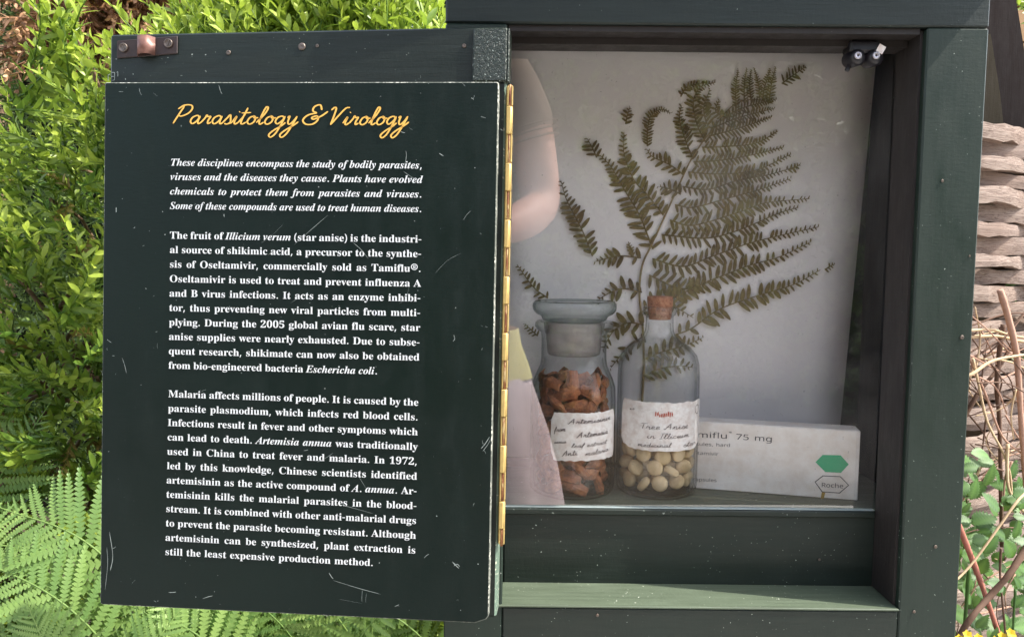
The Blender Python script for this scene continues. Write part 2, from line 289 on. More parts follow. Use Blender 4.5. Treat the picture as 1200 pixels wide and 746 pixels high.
  'g': (327, [[146, -140, 89, -136, 48, -122, 22, -100, 14, -75, 28, -46, 69, -26, 35, -1, 24, 30, 28, 54, 42, 74, 67, 92, 102, 110, 58, 135, 31, 169, 22, 212, 27, 242, 40, 268, 60, 289, 88, 305, 120, 315, 157, 318, 196, 315, 233, 304, 317, 304, 317, 268, 268, 268, 286, 237, 291, 203, 288, 176, 276, 151, 258, 131, 234, 116, 205, 106, 172, 103, 157, 103, 142, 104, 112, 94, 104, 84, 101, 71, 111, 55, 141, 49, 175, 49, 259, 40, 285, 29, 303, 13, 312, -9, 316, -37, 305, -80, 272, -113, 219, -133], [157, 124, 178, 130, 190, 146, 197, 173, 199, 211, 197, 249, 190, 276, 178, 292, 157, 297, 137, 292, 124, 276, 117, 249, 114, 211, 117, 173, 124, 146, 137, 130], [161, -116, 218, -111, 252, -94, 263, -66, 260, -51, 249, -41, 205, -34, 97, -34, 79, -52, 73, -73, 79, -89, 95, -103, 122, -113]]),
  'h': (381, [[18, 0, 18, 16, 45, 26, 52, 56, 52, 399, 46, 429, 36, 437, 19, 440, 19, 455, 148, 455, 148, 267, 190, 305, 243, 318, 292, 306, 321, 271, 330, 212, 330, 56, 337, 26, 347, 19, 363, 16, 363, 0, 202, 0, 202, 16, 207, 16, 228, 26, 235, 56, 235, 217, 229, 258, 219, 268, 203, 271, 173, 262, 148, 235, 148, 56, 154, 26, 164, 19, 180, 16, 180, 0]]),
  'i': (198, [[101, 362, 81, 366, 65, 376, 54, 393, 50, 412, 54, 432, 65, 449, 81, 460, 101, 463, 120, 460, 137, 449, 147, 432, 151, 412, 147, 393, 136, 376, 120, 366], [18, 0, 18, 16, 45, 26, 52, 56, 52, 252, 47, 285, 20, 293, 21, 310, 148, 310, 148, 56, 154, 26, 180, 16, 180, 0]]),
  'j': (210, [[106, 363, 86, 367, 70, 378, 59, 394, 56, 414, 59, 434, 71, 450, 87, 461, 106, 465, 126, 461, 142, 450, 153, 434, 157, 414, 153, 394, 142, 378, 126, 367], [36, -140, -11, -131, -44, -105, -53, -88, -56, -70, -53, -53, -45, -40, -32, -32, -15, -29, 15, -39, 23, -51, 26, -66, 19, -87, 11, -103, 16, -113, 31, -117, 49, -113, 58, -100, 64, -54, 64, 250, 56, 284, 43, 291, 22, 294, 22, 310, 159, 310, 159, -21, 151, -73, 127, -110, 88, -133]]),
  'k': (359, [[17, 0, 17, 16, 45, 26, 52, 56, 52, 398, 47, 429, 38, 436, 20, 439, 21, 455, 148, 455, 148, 169, 227, 248, 240, 264, 244, 278, 235, 290, 209, 293, 206, 293, 206, 310, 345, 310, 345, 293, 308, 284, 275, 260, 222, 209, 346, 34, 360, 21, 376, 16, 376, 0, 211, 0, 211, 16, 217, 16, 234, 20, 239, 32, 232, 49, 163, 147, 148, 134, 148, 56, 154, 26, 180, 16, 180, 0]]),
  'l': (199, [[18, 0, 18, 16, 45, 26, 52, 56, 52, 398, 47, 429, 38, 436, 20, 439, 20, 455, 148, 455, 148, 56, 154, 26, 180, 16, 180, 0]]),
  'm': (554, [[18, 0, 18, 16, 45, 26, 52, 56, 52, 253, 46, 284, 36, 291, 19, 294, 19, 310, 146, 310, 146, 265, 188, 305, 237, 318, 277, 312, 305, 293, 320, 261, 364, 304, 418, 318, 465, 306, 494, 271, 504, 212, 504, 56, 510, 26, 520, 19, 536, 16, 536, 0, 377, 0, 377, 16, 393, 19, 403, 26, 410, 56, 410, 217, 404, 258, 394, 268, 377, 271, 349, 263, 324, 237, 324, 56, 331, 26, 340, 19, 356, 16, 356, 0, 199, 0, 199, 16, 215, 19, 225, 26, 232, 56, 232, 217, 226, 258, 216, 268, 199, 271, 170, 262, 146, 235, 146, 56, 152, 27, 162, 19, 177, 16, 177, 0]]),
  'n': (381, [[18, 0, 18, 16, 45, 26, 52, 56, 52, 253, 46, 284, 36, 291, 19, 294, 19, 310, 148, 310, 148, 267, 190, 306, 243, 318, 292, 306, 321, 271, 330, 212, 330, 56, 337, 26, 347, 19, 363, 16, 363, 0, 202, 0, 202, 16, 207, 16, 228, 26, 235, 56, 235, 217, 229, 258, 219, 268, 203, 271, 173, 262, 148, 235, 148, 56, 154, 26, 164, 19, 180, 16, 180, 0]]),
  'o': (336, [[169, -10, 127, -5, 90, 11, 60, 37, 38, 70, 24, 110, 19, 154, 24, 199, 38, 239, 60, 272, 90, 297, 127, 313, 168, 318, 209, 313, 245, 298, 275, 273, 298, 240, 312, 200, 317, 154, 312, 108, 298, 69, 275, 36, 245, 11, 210, -5], [169, 11, 193, 18, 209, 39, 217, 81, 220, 154, 217, 227, 208, 271, 192, 292, 169, 299, 144, 292, 128, 271, 120, 227, 117, 154, 120, 82, 128, 39, 144, 18]]),
  'p': (371, [[17, -139, 17, -124, 40, -117, 50, -101, 52, -64, 52, 243, 46, 283, 19, 295, 19, 310, 143, 310, 143, 263, 166, 294, 195, 313, 230, 319, 264, 314, 293, 298, 317, 274, 335, 241, 346, 203, 350, 160, 346, 113, 334, 72, 316, 38, 291, 12, 261, -5, 227, -10, 183, 1, 148, 32, 148, -58, 152, -99, 167, -118, 197, -123, 197, -139], [195, 28, 222, 36, 239, 59, 249, 99, 253, 154, 250, 208, 241, 248, 225, 270, 199, 278, 171, 267, 148, 235, 148, 69, 167, 38]]),
  'q': (364, [[175, -139, 175, -123, 214, -114, 221, -102, 224, -83, 224, 29, 187, 0, 142, -9, 108, -5, 79, 10, 54, 33, 36, 64, 24, 101, 20, 144, 25, 192, 40, 234, 63, 270, 93, 297, 129, 313, 170, 319, 215, 310, 257, 281, 309, 320, 320, 320, 320, -83, 326, -113, 337, -120, 354, -123, 354, -139], [179, 30, 208, 40, 218, 52, 224, 67, 224, 241, 219, 271, 204, 289, 179, 295, 150, 286, 131, 261, 120, 218, 117, 156, 120, 100, 131, 60, 150, 37]]),
  'r': (287, [[18, 0, 18, 16, 45, 26, 52, 56, 52, 252, 46, 285, 20, 293, 21, 310, 146, 310, 146, 252, 165, 280, 187, 301, 210, 314, 233, 318, 258, 315, 275, 304, 286, 287, 289, 266, 287, 248, 278, 234, 265, 225, 248, 222, 222, 231, 207, 250, 189, 260, 175, 255, 162, 241, 152, 220, 149, 192, 149, 56, 152, 37, 159, 25, 197, 16, 197, 0]]),
  's': (288, [[151, -10, 122, -6, 87, 6, 73, 9, 60, 4, 51, -9, 36, -9, 36, 105, 53, 105, 66, 68, 87, 39, 112, 21, 140, 15, 162, 18, 179, 27, 189, 40, 192, 58, 183, 84, 156, 105, 107, 130, 76, 148, 54, 169, 41, 193, 37, 220, 44, 259, 65, 291, 98, 312, 141, 319, 166, 316, 199, 308, 206, 306, 213, 305, 223, 308, 230, 319, 244, 319, 244, 222, 228, 222, 215, 254, 196, 277, 174, 291, 149, 296, 130, 294, 116, 286, 108, 274, 105, 259, 115, 232, 146, 212, 191, 189, 221, 172, 241, 151, 253, 127, 257, 95, 250, 51, 228, 18, 194, -3]]),
  't': (228, [[124, -9, 89, -4, 66, 10, 53, 36, 48, 71, 48, 279, 20, 279, 20, 300, 88, 369, 129, 424, 144, 424, 144, 310, 208, 310, 208, 279, 144, 279, 144, 82, 149, 51, 157, 43, 168, 40, 189, 49, 206, 75, 222, 66, 198, 24, 165, -1]]),
  'u': (375, [[131, -10, 91, -3, 65, 17, 51, 51, 46, 97, 46, 248, 39, 282, 29, 291, 11, 294, 11, 310, 142, 310, 142, 74, 151, 46, 162, 38, 177, 36, 205, 43, 228, 66, 228, 248, 221, 283, 209, 291, 189, 294, 189, 310, 324, 310, 324, 70, 331, 39, 360, 30, 360, 13, 300, 7, 228, -10, 228, 40, 209, 19, 186, 3, 160, -7]]),
  'v': (306, [[142, -10, 38, 248, 22, 281, 12, 290, -3, 293, -3, 310, 164, 310, 164, 294, 156, 294, 136, 290, 129, 276, 130, 268, 185, 122, 236, 253, 241, 272, 232, 289, 203, 294, 203, 310, 305, 310, 305, 295, 289, 289, 278, 279, 260, 243, 160, -10]]),
  'w': (435, [[122, -10, 17, 265, 6, 284, -11, 293, -11, 310, 138, 310, 138, 293, 120, 289, 114, 276, 116, 266, 120, 253, 167, 127, 211, 235, 201, 266, 190, 288, 168, 295, 168, 310, 323, 310, 323, 293, 302, 288, 296, 276, 296, 269, 298, 262, 336, 141, 382, 256, 387, 275, 380, 289, 356, 295, 356, 310, 445, 310, 445, 295, 425, 284, 412, 258, 304, -10, 289, -10, 223, 197, 140, -10]]),
  'x': (319, [[5, 0, 5, 15, 34, 29, 62, 56, 123, 136, 43, 263, 24, 285, 4, 293, 4, 310, 169, 310, 169, 294, 147, 291, 140, 280, 149, 260, 183, 206, 224, 257, 234, 279, 227, 290, 201, 294, 201, 310, 311, 310, 311, 296, 283, 283, 254, 254, 198, 184, 291, 36, 303, 21, 319, 15, 319, 0, 155, 0, 155, 16, 178, 19, 185, 30, 173, 59, 138, 114, 97, 61, 85, 34, 92, 20, 114, 15, 118, 15, 118, 0]]),
  'y': (300, [[52, -140, 29, -137, 10, -125, -3, -107, -7, -84, -4, -67, 5, -53, 18, -43, 36, -40, 64, -49, 72, -61, 75, -76, 74, -81, 74, -87, 77, -96, 86, -99, 99, -92, 114, -74, 129, -44, 140, -5, 36, 251, 25, 275, 15, 287, -3, 293, -5, 293, -5, 310, 162, 310, 162, 293, 136, 289, 128, 275, 130, 267, 133, 257, 185, 119, 230, 241, 236, 260, 238, 274, 229, 289, 203, 293, 203, 310, 300, 310, 300, 293, 287, 290, 277, 281, 259, 242, 162, -24, 129, -96, 113, -117, 95, -131]]),
  'z': (293, [[13, 0, 13, 14, 168, 287, 128, 287, 96, 283, 72, 272, 55, 250, 44, 216, 26, 216, 32, 310, 275, 310, 275, 291, 126, 25, 152, 25, 194, 30, 223, 44, 244, 69, 260, 107, 276, 107, 268, 0]]),
  '®': (463, [[231, 118, 192, 122, 154, 134, 121, 152, 91, 177, 67, 206, 48, 240, 37, 277, 33, 317, 37, 357, 48, 394, 67, 428, 91, 457, 121, 482, 154, 500, 192, 512, 231, 516, 271, 512, 309, 500, 343, 482, 372, 457, 396, 428, 415, 394, 426, 357, 430, 317, 426, 277, 415, 240, 396, 206, 372, 177, 343, 152, 309, 134, 271, 122], [231, 166, 271, 171, 307, 187, 338, 210, 362, 241, 377, 277, 382, 317, 377, 357, 362, 393, 338, 423, 307, 447, 271, 462, 231, 467, 192, 462, 156, 447, 125, 423, 101, 393, 86, 357, 81, 317, 86, 277, 101, 241, 125, 210, 156, 187, 192, 171], [273, 226, 228, 312, 273, 312, 319, 226], [161, 226, 161, 409, 253, 409, 279, 402, 302, 383, 311, 350, 302, 316, 278, 295, 250, 287, 185, 287, 185, 319, 239, 319, 257, 327, 267, 350, 264, 364, 257, 372, 239, 378, 203, 378, 203, 226]]),
 },
 'i': {
  ',': (180, [[28, -87, 47, -3, 61, 78, 124, 78, 129, 71, 104, -8, 71, -87]]),
  '.': (180, [[89, -9, 60, 1, 51, 15, 48, 36, 51, 57, 60, 71, 89, 81, 119, 71, 129, 57, 132, 36, 129, 15, 119, 1]]),
  'A': (420, [[-68, 0, -68, 17, -39, 25, -13, 48, 323, 461, 342, 461, 326, 89, 326, 79, 333, 45, 354, 25, 388, 17, 388, 0, 178, 0, 178, 17, 208, 24, 225, 39, 234, 60, 237, 87, 238, 140, 97, 140, 49, 81, 33, 56, 28, 40, 38, 25, 71, 17, 71, 0], [119, 168, 240, 168, 247, 328]]),
  'E': (441, [[-34, 0, -34, 15, 0, 20, 22, 41, 39, 85, 115, 369, 119, 387, 120, 401, 118, 416, 109, 426, 73, 435, 73, 451, 432, 451, 407, 324, 388, 324, 388, 330, 381, 376, 360, 407, 323, 424, 269, 429, 242, 427, 229, 418, 220, 398, 181, 251, 200, 251, 257, 257, 293, 280, 320, 322, 336, 322, 289, 136, 274, 136, 275, 149, 275, 163, 270, 193, 256, 213, 231, 224, 194, 228, 185, 228, 175, 227, 134, 73, 130, 56, 128, 44, 137, 28, 173, 23, 256, 33, 289, 47, 319, 69, 346, 98, 372, 136, 389, 136, 350, 0]]),
  'I': (249, [[-34, 0, -34, 15, 0, 20, 22, 41, 39, 85, 115, 369, 119, 387, 120, 404, 108, 426, 73, 435, 73, 451, 283, 451, 283, 435, 247, 428, 227, 410, 211, 365, 135, 82, 129, 47, 141, 24, 177, 15, 177, 0]]),
  'P': (409, [[-34, 0, -34, 15, 0, 20, 22, 41, 39, 85, 115, 369, 119, 387, 120, 404, 117, 417, 109, 426, 73, 435, 73, 451, 259, 451, 313, 446, 356, 434, 386, 413, 404, 384, 410, 346, 404, 310, 386, 278, 359, 251, 323, 231, 271, 219, 195, 215, 171, 215, 136, 82, 130, 47, 132, 33, 141, 24, 177, 15, 177, 0], [199, 238, 248, 246, 283, 271, 304, 310, 312, 363, 305, 399, 285, 421, 252, 428, 230, 421, 218, 392, 178, 239, 189, 238]]),
  'S': (369, [[154, -11, 111, -6, 58, 10, 38, 14, 24, 9, 9, -7, -9, -7, 26, 144, 45, 144, 45, 140, 51, 84, 71, 45, 102, 21, 145, 13, 167, 16, 187, 25, 217, 56, 228, 97, 218, 134, 190, 170, 142, 214, 98, 258, 76, 295, 70, 336, 74, 371, 88, 401, 109, 427, 137, 446, 171, 459, 208, 463, 248, 458, 296, 445, 312, 442, 328, 447, 342, 461, 360, 461, 328, 322, 308, 322, 309, 330, 309, 337, 306, 366, 298, 390, 284, 411, 267, 426, 247, 436, 224, 439, 197, 434, 174, 419, 158, 396, 153, 368, 166, 331, 197, 295, 219, 274, 242, 254, 293, 195, 307, 162, 312, 126, 301, 69, 270, 25, 221, -2]]),
  'T': (403, [[44, 0, 44, 17, 86, 27, 98, 40, 107, 60, 205, 427, 194, 427, 156, 421, 120, 402, 88, 371, 64, 330, 47, 330, 72, 451, 437, 451, 418, 322, 399, 322, 386, 380, 357, 415, 311, 426, 306, 426, 208, 63, 205, 46, 208, 33, 216, 25, 253, 17, 253, 0]]),
  'a': (336, [[53, -9, 24, -3, 1, 14, -14, 40, -19, 73, -15, 109, -5, 147, 32, 220, 57, 251, 84, 276, 126, 301, 165, 310, 198, 299, 214, 265, 225, 303, 297, 303, 241, 108, 232, 74, 228, 56, 231, 44, 238, 40, 259, 52, 285, 87, 300, 78, 265, 30, 231, 1, 197, -9, 166, 2, 155, 34, 157, 52, 162, 75, 137, 38, 111, 12, 84, -4], [93, 41, 108, 45, 124, 56, 152, 95, 176, 147, 192, 202, 198, 248, 192, 272, 172, 281, 157, 276, 141, 264, 109, 219, 83, 159, 70, 115, 65, 81, 72, 51]]),
  'b': (322, [[77, -9, 34, -3, 1, 12, -11, 31, -7, 52, 83, 375, 91, 412, 84, 429, 59, 433, 48, 433, 48, 451, 115, 458, 189, 470, 129, 255, 171, 296, 218, 310, 247, 304, 271, 286, 286, 258, 291, 221, 287, 185, 276, 148, 237, 77, 210, 47, 179, 23, 130, -1], [91, 15, 109, 18, 127, 29, 159, 65, 185, 116, 203, 171, 210, 223, 201, 253, 179, 263, 154, 256, 134, 232, 115, 193, 97, 138, 77, 69, 70, 33, 75, 19]]),
  'c': (277, [[93, -9, 50, -2, 17, 19, -3, 53, -9, 97, -3, 146, 16, 195, 47, 240, 88, 277, 133, 301, 179, 310, 211, 305, 235, 291, 251, 272, 257, 249, 254, 230, 245, 216, 231, 207, 214, 203, 186, 213, 176, 238, 182, 258, 189, 275, 185, 285, 173, 289, 156, 284, 139, 270, 107, 223, 84, 161, 75, 99, 78, 71, 88, 51, 103, 38, 123, 34, 164, 50, 204, 96, 222, 83, 183, 32, 140, 1]]),
  'd': (334, [[55, -9, 26, -4, 3, 14, -11, 43, -15, 82, -4, 148, 29, 215, 78, 272, 121, 300, 164, 310, 190, 306, 213, 294, 238, 381, 242, 399, 243, 412, 241, 422, 234, 428, 205, 433, 205, 451, 271, 459, 343, 470, 237, 83, 232, 60, 230, 48, 238, 41, 255, 52, 281, 89, 297, 78, 246, 13, 223, -4, 198, -9, 175, -4, 162, 10, 157, 35, 164, 76, 138, 38, 113, 12, 86, -4], [96, 42, 111, 46, 127, 58, 156, 99, 180, 153, 196, 208, 201, 249, 195, 275, 177, 283, 149, 269, 120, 231, 93, 181, 74, 126, 66, 79, 75, 51]]),
  'e': (269, [[87, -9, 47, -2, 16, 19, -4, 53, -11, 98, -7, 135, 6, 172, 25, 207, 49, 240, 78, 268, 109, 290, 143, 305, 176, 310, 207, 305, 230, 293, 244, 273, 249, 248, 238, 209, 207, 174, 153, 144, 79, 124, 75, 88, 78, 66, 87, 50, 102, 39, 122, 36, 159, 51, 195, 95, 214, 83, 179, 32, 136, 1], [84, 146, 140, 171, 179, 212, 190, 236, 193, 260, 187, 280, 171, 287, 149, 278, 126, 252, 103, 207]]),
  'f': (193, [[-66, -139, -90, -135, -108, -124, -121, -106, -125, -85, -116, -58, -91, -48, -69, -56, -60, -79, -65, -97, -71, -107, -68, -114, -59, -117, -46, -113, -34, -102, -15, -65, 4, 3, 26, 104, 60, 275, 13, 275, 19, 303, 66, 303, 92, 376, 126, 428, 166, 460, 212, 470, 241, 467, 264, 456, 277, 439, 282, 418, 273, 391, 247, 381, 224, 391, 214, 413, 220, 430, 225, 442, 222, 447, 214, 449, 195, 441, 178, 415, 144, 303, 201, 303, 197, 275, 140, 275, 105, 113, 86, 35, 65, -29, 40, -77, 11, -112, -24, -132]]),
  'h': (357, [[210, -9, 185, -4, 170, 13, 165, 41, 173, 84, 194, 153, 217, 222, 223, 246, 220, 257, 210, 261, 172, 242, 131, 185, 92, 100, 63, 0, -19, 0, 82, 374, 88, 399, 90, 411, 83, 428, 58, 433, 48, 433, 48, 451, 110, 457, 187, 470, 115, 197, 151, 247, 184, 282, 217, 303, 253, 310, 281, 304, 297, 287, 303, 259, 298, 223, 282, 170, 250, 75, 247, 65, 246, 57, 248, 47, 257, 43, 276, 57, 306, 98, 320, 89, 284, 34, 247, 2]]),
  'i': (194, [[132, 371, 114, 375, 100, 384, 90, 398, 87, 416, 90, 433, 100, 447, 114, 457, 132, 460, 149, 457, 163, 447, 173, 433, 176, 416, 173, 398, 163, 384, 149, 375], [49, -8, 29, -5, 13, 5, 4, 21, 1, 41, 4, 64, 10, 87, 44, 211, 51, 237, 53, 254, 46, 268, 26, 273, 19, 273, 19, 289, 89, 299, 150, 310, 89, 85, 84, 55, 87, 46, 95, 42, 115, 54, 142, 90, 155, 81, 121, 31, 85, 2]]),
  'l': (173, [[40, -9, 19, -6, 3, 3, -7, 19, -10, 40, -8, 61, -2, 85, 77, 371, 87, 414, 80, 428, 58, 433, 52, 433, 52, 450, 183, 470, 79, 86, 75, 69, 73, 54, 75, 44, 83, 41, 104, 53, 131, 89, 144, 79, 93, 12, 68, -4]]),
  'm': (525, [[380, -8, 355, -3, 340, 14, 335, 42, 343, 85, 364, 154, 387, 222, 393, 247, 390, 258, 380, 261, 351, 249, 318, 214, 284, 152, 250, 62, 230, 0, 152, 0, 220, 222, 226, 247, 222, 258, 213, 261, 196, 257, 177, 244, 136, 190, 97, 107, 66, 0, -14, 0, 42, 211, 50, 240, 52, 254, 45, 268, 24, 273, 18, 273, 17, 289, 151, 310, 116, 193, 153, 245, 187, 281, 220, 303, 256, 310, 284, 304, 301, 288, 306, 260, 299, 217, 330, 258, 361, 287, 391, 304, 422, 310, 450, 304, 467, 288, 473, 260, 468, 224, 452, 171, 420, 76, 417, 66, 416, 58, 418, 47, 426, 44, 446, 56, 457, 70, 471, 91, 486, 81, 433, 14, 407, -3]]),
  'n': (357, [[213, -9, 188, -4, 173, 13, 168, 41, 175, 84, 197, 153, 220, 222, 226, 246, 222, 257, 213, 261, 176, 243, 136, 190, 97, 107, 66, 0, -14, 0, 42, 211, 50, 240, 52, 254, 45, 268, 24, 273, 18, 273, 17, 289, 151, 310, 116, 193, 153, 245, 187, 281, 220, 303, 256, 310, 284, 304, 301, 287, 306, 259, 301, 226, 285, 170, 248, 57, 251, 47, 260, 43, 279, 55, 304, 90, 319, 80, 266, 13, 240, -4]]),
  'o': (316, [[96, -9, 54, -2, 20, 20, -3, 54, -10, 98, -6, 135, 6, 172, 24, 208, 48, 241, 76, 269, 107, 291, 141, 305, 175, 310, 221, 302, 256, 281, 278, 247, 285, 203, 281, 167, 270, 130, 252, 94, 228, 61, 200, 33, 168, 10, 133, -5], [103, 13, 119, 18, 134, 30, 162, 74, 184, 132, 200, 191, 206, 240, 197, 276, 172, 288, 157, 284, 141, 272, 113, 229, 90, 172, 75, 111, 69, 58, 78, 25]]),
  'p': (330, [[-79, -139, -79, -121, -51, -114, -37, -95, -30, -71, 48, 228, 52, 253, 44, 269, 16, 273, 16, 290, 85, 300, 144, 310, 124, 242, 176, 293, 228, 310, 257, 304, 279, 288, 293, 261, 298, 224, 294, 184, 282, 143, 263, 103, 239, 67, 211, 36, 180, 11, 147, -4, 114, -9, 90, -6, 69, 6, 48, -69, 44, -97, 47, -109, 54, -116, 86, -122, 86, -139], [102, 15, 119, 19, 135, 31, 165, 71, 190, 125, 207, 179, 214, 224, 206, 252, 187, 262, 155, 249, 127, 209, 103, 142, 86, 78, 78, 38, 84, 20]]),
  'r': (261, [[-14, 0, 42, 211, 50, 240, 52, 254, 45, 268, 24, 273, 18, 273, 17, 289, 151, 310, 114, 189, 144, 243, 171, 280, 197, 302, 222, 310, 250, 298, 259, 265, 257, 245, 249, 230, 236, 221, 220, 218, 202, 223, 186, 238, 180, 241, 157, 225, 127, 175, 95, 97, 66, 0]]),
  's': (253, [[91, -9, 28, 5, 15, 7, 3, 4, -7, -7, -24, -4, -7, 109, 13, 105, 23, 55, 46, 24, 81, 14, 110, 24, 120, 52, 114, 77, 95, 106, 69, 138, 39, 185, 28, 228, 35, 260, 53, 286, 82, 303, 116, 309, 179, 298, 186, 296, 192, 295, 204, 298, 212, 307, 230, 307, 215, 205, 197, 207, 184, 252, 163, 279, 134, 288, 107, 278, 97, 255, 104, 231, 124, 202, 146, 176, 165, 149, 183, 116, 190, 82, 187, 58, 177, 36, 162, 17, 142, 3, 118, -6]]),
  't': (185, [[30, -9, 5, -4, -10, 12, -15, 39, -14, 52, -11, 70, 45, 273, 13, 273, 13, 297, 79, 334, 134, 398, 162, 398, 134, 300, 187, 300, 179, 273, 126, 273, 77, 103, 70, 77, 67, 56, 70, 45, 77, 41, 98, 54, 128, 95, 144, 85, 116, 44, 88, 14, 60, -3]]),
  'u': (357, [[46, -9, 18, -4, 1, 13, -5, 41, 0, 75, 15, 130, 38, 211, 46, 254, 39, 268, 19, 273, 13, 273, 12, 289, 73, 298, 146, 310, 81, 79, 76, 53, 79, 43, 89, 40, 125, 58, 167, 113, 206, 197, 236, 301, 316, 301, 251, 57, 254, 48, 261, 44, 280, 56, 292, 70, 306, 91, 321, 81, 268, 13, 242, -4, 215, -9, 196, -6, 182, 4, 172, 19, 169, 40, 181, 103, 147, 53, 114, 18, 81, -3]]),
  'v': (284, [[48, -9, 48, 26, 45, 155, 38, 229, 25, 264, 5, 274, -1, 273, -2, 291, 97, 310, 106, 295, 115, 251, 123, 118, 123, 89, 160, 132, 185, 169, 204, 213, 189, 240, 178, 256, 175, 271, 177, 286, 186, 299, 198, 307, 214, 310, 230, 307, 243, 298, 251, 283, 254, 265, 244, 222, 215, 167, 166, 102, 97, 27, 62, -9]]),
  'y': (281, [[-30, -140, -51, -137, -66, -129, -77, -115, -80, -99, -77, -84, -69, -72, -41, -61, -8, -73, 20, -85, 38, -77, 58, -56, 76, -30, 83, -6, 79, 30, 70, 90, 58, 156, 44, 213, 33, 251, 24, 269, 14, 275, -1, 277, -9, 276, -9, 294, 22, 298, 48, 304, 85, 310, 99, 296, 112, 254, 127, 181, 148, 75, 191, 160, 205, 211, 200, 225, 187, 238, 173, 252, 168, 269, 171, 285, 179, 298, 193, 307, 210, 310, 227, 307, 240, 298, 248, 284, 251, 265, 241, 219, 214, 152, 174, 74, 126, -5, 74, -74, 20, -122, -5, -136]]),
 },
 's': {
  ',': (180, [[28, -87, 47, -3, 61, 78, 124, 78, 129, 71, 104, -8, 71, -87]]),
  '5': (384, [[167, -7, 97, 0, 42, 19, 42, 75, 101, 52, 167, 44, 215, 50, 253, 69, 277, 101, 285, 147, 278, 189, 257, 219, 219, 238, 165, 244, 122, 241, 83, 234, 54, 253, 72, 480, 312, 480, 312, 426, 122, 426, 111, 287, 142, 291, 185, 294, 251, 285, 302, 257, 335, 213, 346, 153, 334, 87, 299, 36, 242, 4]]),
  '7': (384, [[91, 0, 288, 426, 30, 426, 30, 480, 351, 480, 351, 434, 156, 0]]),
  'R': (418, [[65, 0, 65, 480, 197, 480, 275, 471, 329, 446, 361, 403, 372, 343, 369, 308, 358, 279, 342, 256, 322, 239, 276, 215, 408, 0, 337, 0, 221, 198, 126, 198, 126, 0], [126, 249, 197, 249, 248, 255, 283, 272, 303, 301, 310, 340, 303, 381, 281, 407, 245, 422, 194, 427, 126, 427]]),
  'a': (377, [[144, -7, 100, 0, 63, 19, 39, 52, 31, 100, 41, 148, 73, 183, 127, 206, 203, 215, 265, 217, 265, 238, 260, 277, 245, 301, 222, 314, 190, 318, 136, 310, 89, 291, 71, 335, 126, 357, 193, 366, 251, 359, 291, 337, 314, 300, 322, 245, 322, 0, 279, 0, 268, 51, 265, 51, 241, 25, 216, 7, 185, -3], [158, 41, 200, 47, 234, 66, 256, 98, 264, 144, 264, 176, 211, 174, 154, 167, 118, 152, 98, 130, 92, 99, 97, 73, 110, 55, 132, 44]]),
  'c': (322, [[201, -7, 156, -2, 117, 13, 83, 38, 58, 73, 42, 120, 37, 178, 42, 238, 59, 286, 85, 322, 119, 347, 160, 362, 206, 367, 259, 361, 300, 347, 282, 298, 244, 310, 204, 315, 166, 310, 136, 293, 115, 266, 102, 228, 98, 179, 105, 121, 124, 79, 156, 53, 201, 44, 253, 50, 294, 65, 294, 13, 254, -2]]),
  'd': (413, [[185, -7, 124, 5, 77, 40, 47, 98, 37, 179, 47, 261, 78, 319, 125, 355, 185, 367, 223, 363, 254, 351, 297, 314, 301, 314, 299, 339, 297, 367, 297, 510, 356, 510, 356, 0, 308, 0, 300, 48, 297, 48, 278, 27, 254, 9, 223, -3], [194, 42, 243, 50, 274, 74, 292, 113, 298, 168, 298, 179, 292, 238, 275, 282, 244, 309, 193, 318, 152, 308, 122, 280, 104, 235, 98, 178, 104, 121, 122, 78, 152, 51]]),
  'e': (379, [[210, -7, 162, -2, 120, 14, 85, 40, 59, 76, 42, 122, 37, 177, 42, 232, 57, 279, 81, 316, 112, 344, 151, 361, 196, 367, 239, 362, 276, 347, 305, 322, 327, 290, 340, 250, 345, 204, 345, 169, 98, 169, 107, 115, 129, 76, 165, 52, 213, 44, 274, 50, 328, 69, 328, 17, 274, -1], [99, 216, 283, 216, 277, 257, 262, 290, 234, 311, 195, 318, 158, 312, 129, 291, 109, 259]]),
  'f': (231, [[73, 0, 73, 314, 10, 314, 10, 342, 73, 362, 73, 383, 81, 443, 104, 483, 141, 506, 190, 514, 229, 510, 260, 502, 244, 455, 220, 462, 191, 465, 165, 460, 147, 446, 136, 420, 132, 383, 132, 360, 223, 360, 223, 314, 132, 314, 132, 0]]),
  'g': (413, [[195, -161, 123, -155, 65, -138, 65, -84, 125, -105, 198, -112, 240, -105, 271, -85, 291, -53, 298, -11, 298, 3, 298, 27, 300, 48, 297, 48, 268, 17, 231, -1, 185, -7, 123, 6, 76, 42, 47, 101, 37, 179, 47, 256, 76, 316, 123, 354, 185, 367, 219, 363, 249, 353, 275, 336, 298, 312, 301, 312, 309, 360, 356, 360, 356, -6, 346, -74, 317, -122, 267, -151], [194, 42, 241, 49, 273, 71, 292, 109, 298, 165, 298, 179, 292, 243, 273, 285, 240, 309, 193, 317, 153, 308, 123, 281, 104, 237, 98, 179, 104, 120, 123, 77, 153, 50]]),
  'h': (415, [[57, 0, 57, 510, 116, 510, 116, 361, 113, 310, 117, 310, 137, 334, 164, 352, 195, 362, 229, 366, 287, 358, 328, 335, 352, 294, 361, 234, 361, 0, 302, 0, 302, 230, 293, 278, 266, 307, 222, 317, 171, 309, 139, 283, 122, 242, 116, 186, 116, 0]]),
  'i': (173, [[87, 420, 62, 429, 55, 441, 52, 457, 55, 474, 62, 486, 87, 495, 111, 486, 119, 474, 122, 457, 119, 441, 111, 429], [57, 0, 57, 360, 116, 360, 116, 0]]),
  'l': (173, [[57, 0, 57, 510, 116, 510, 116, 0]]),
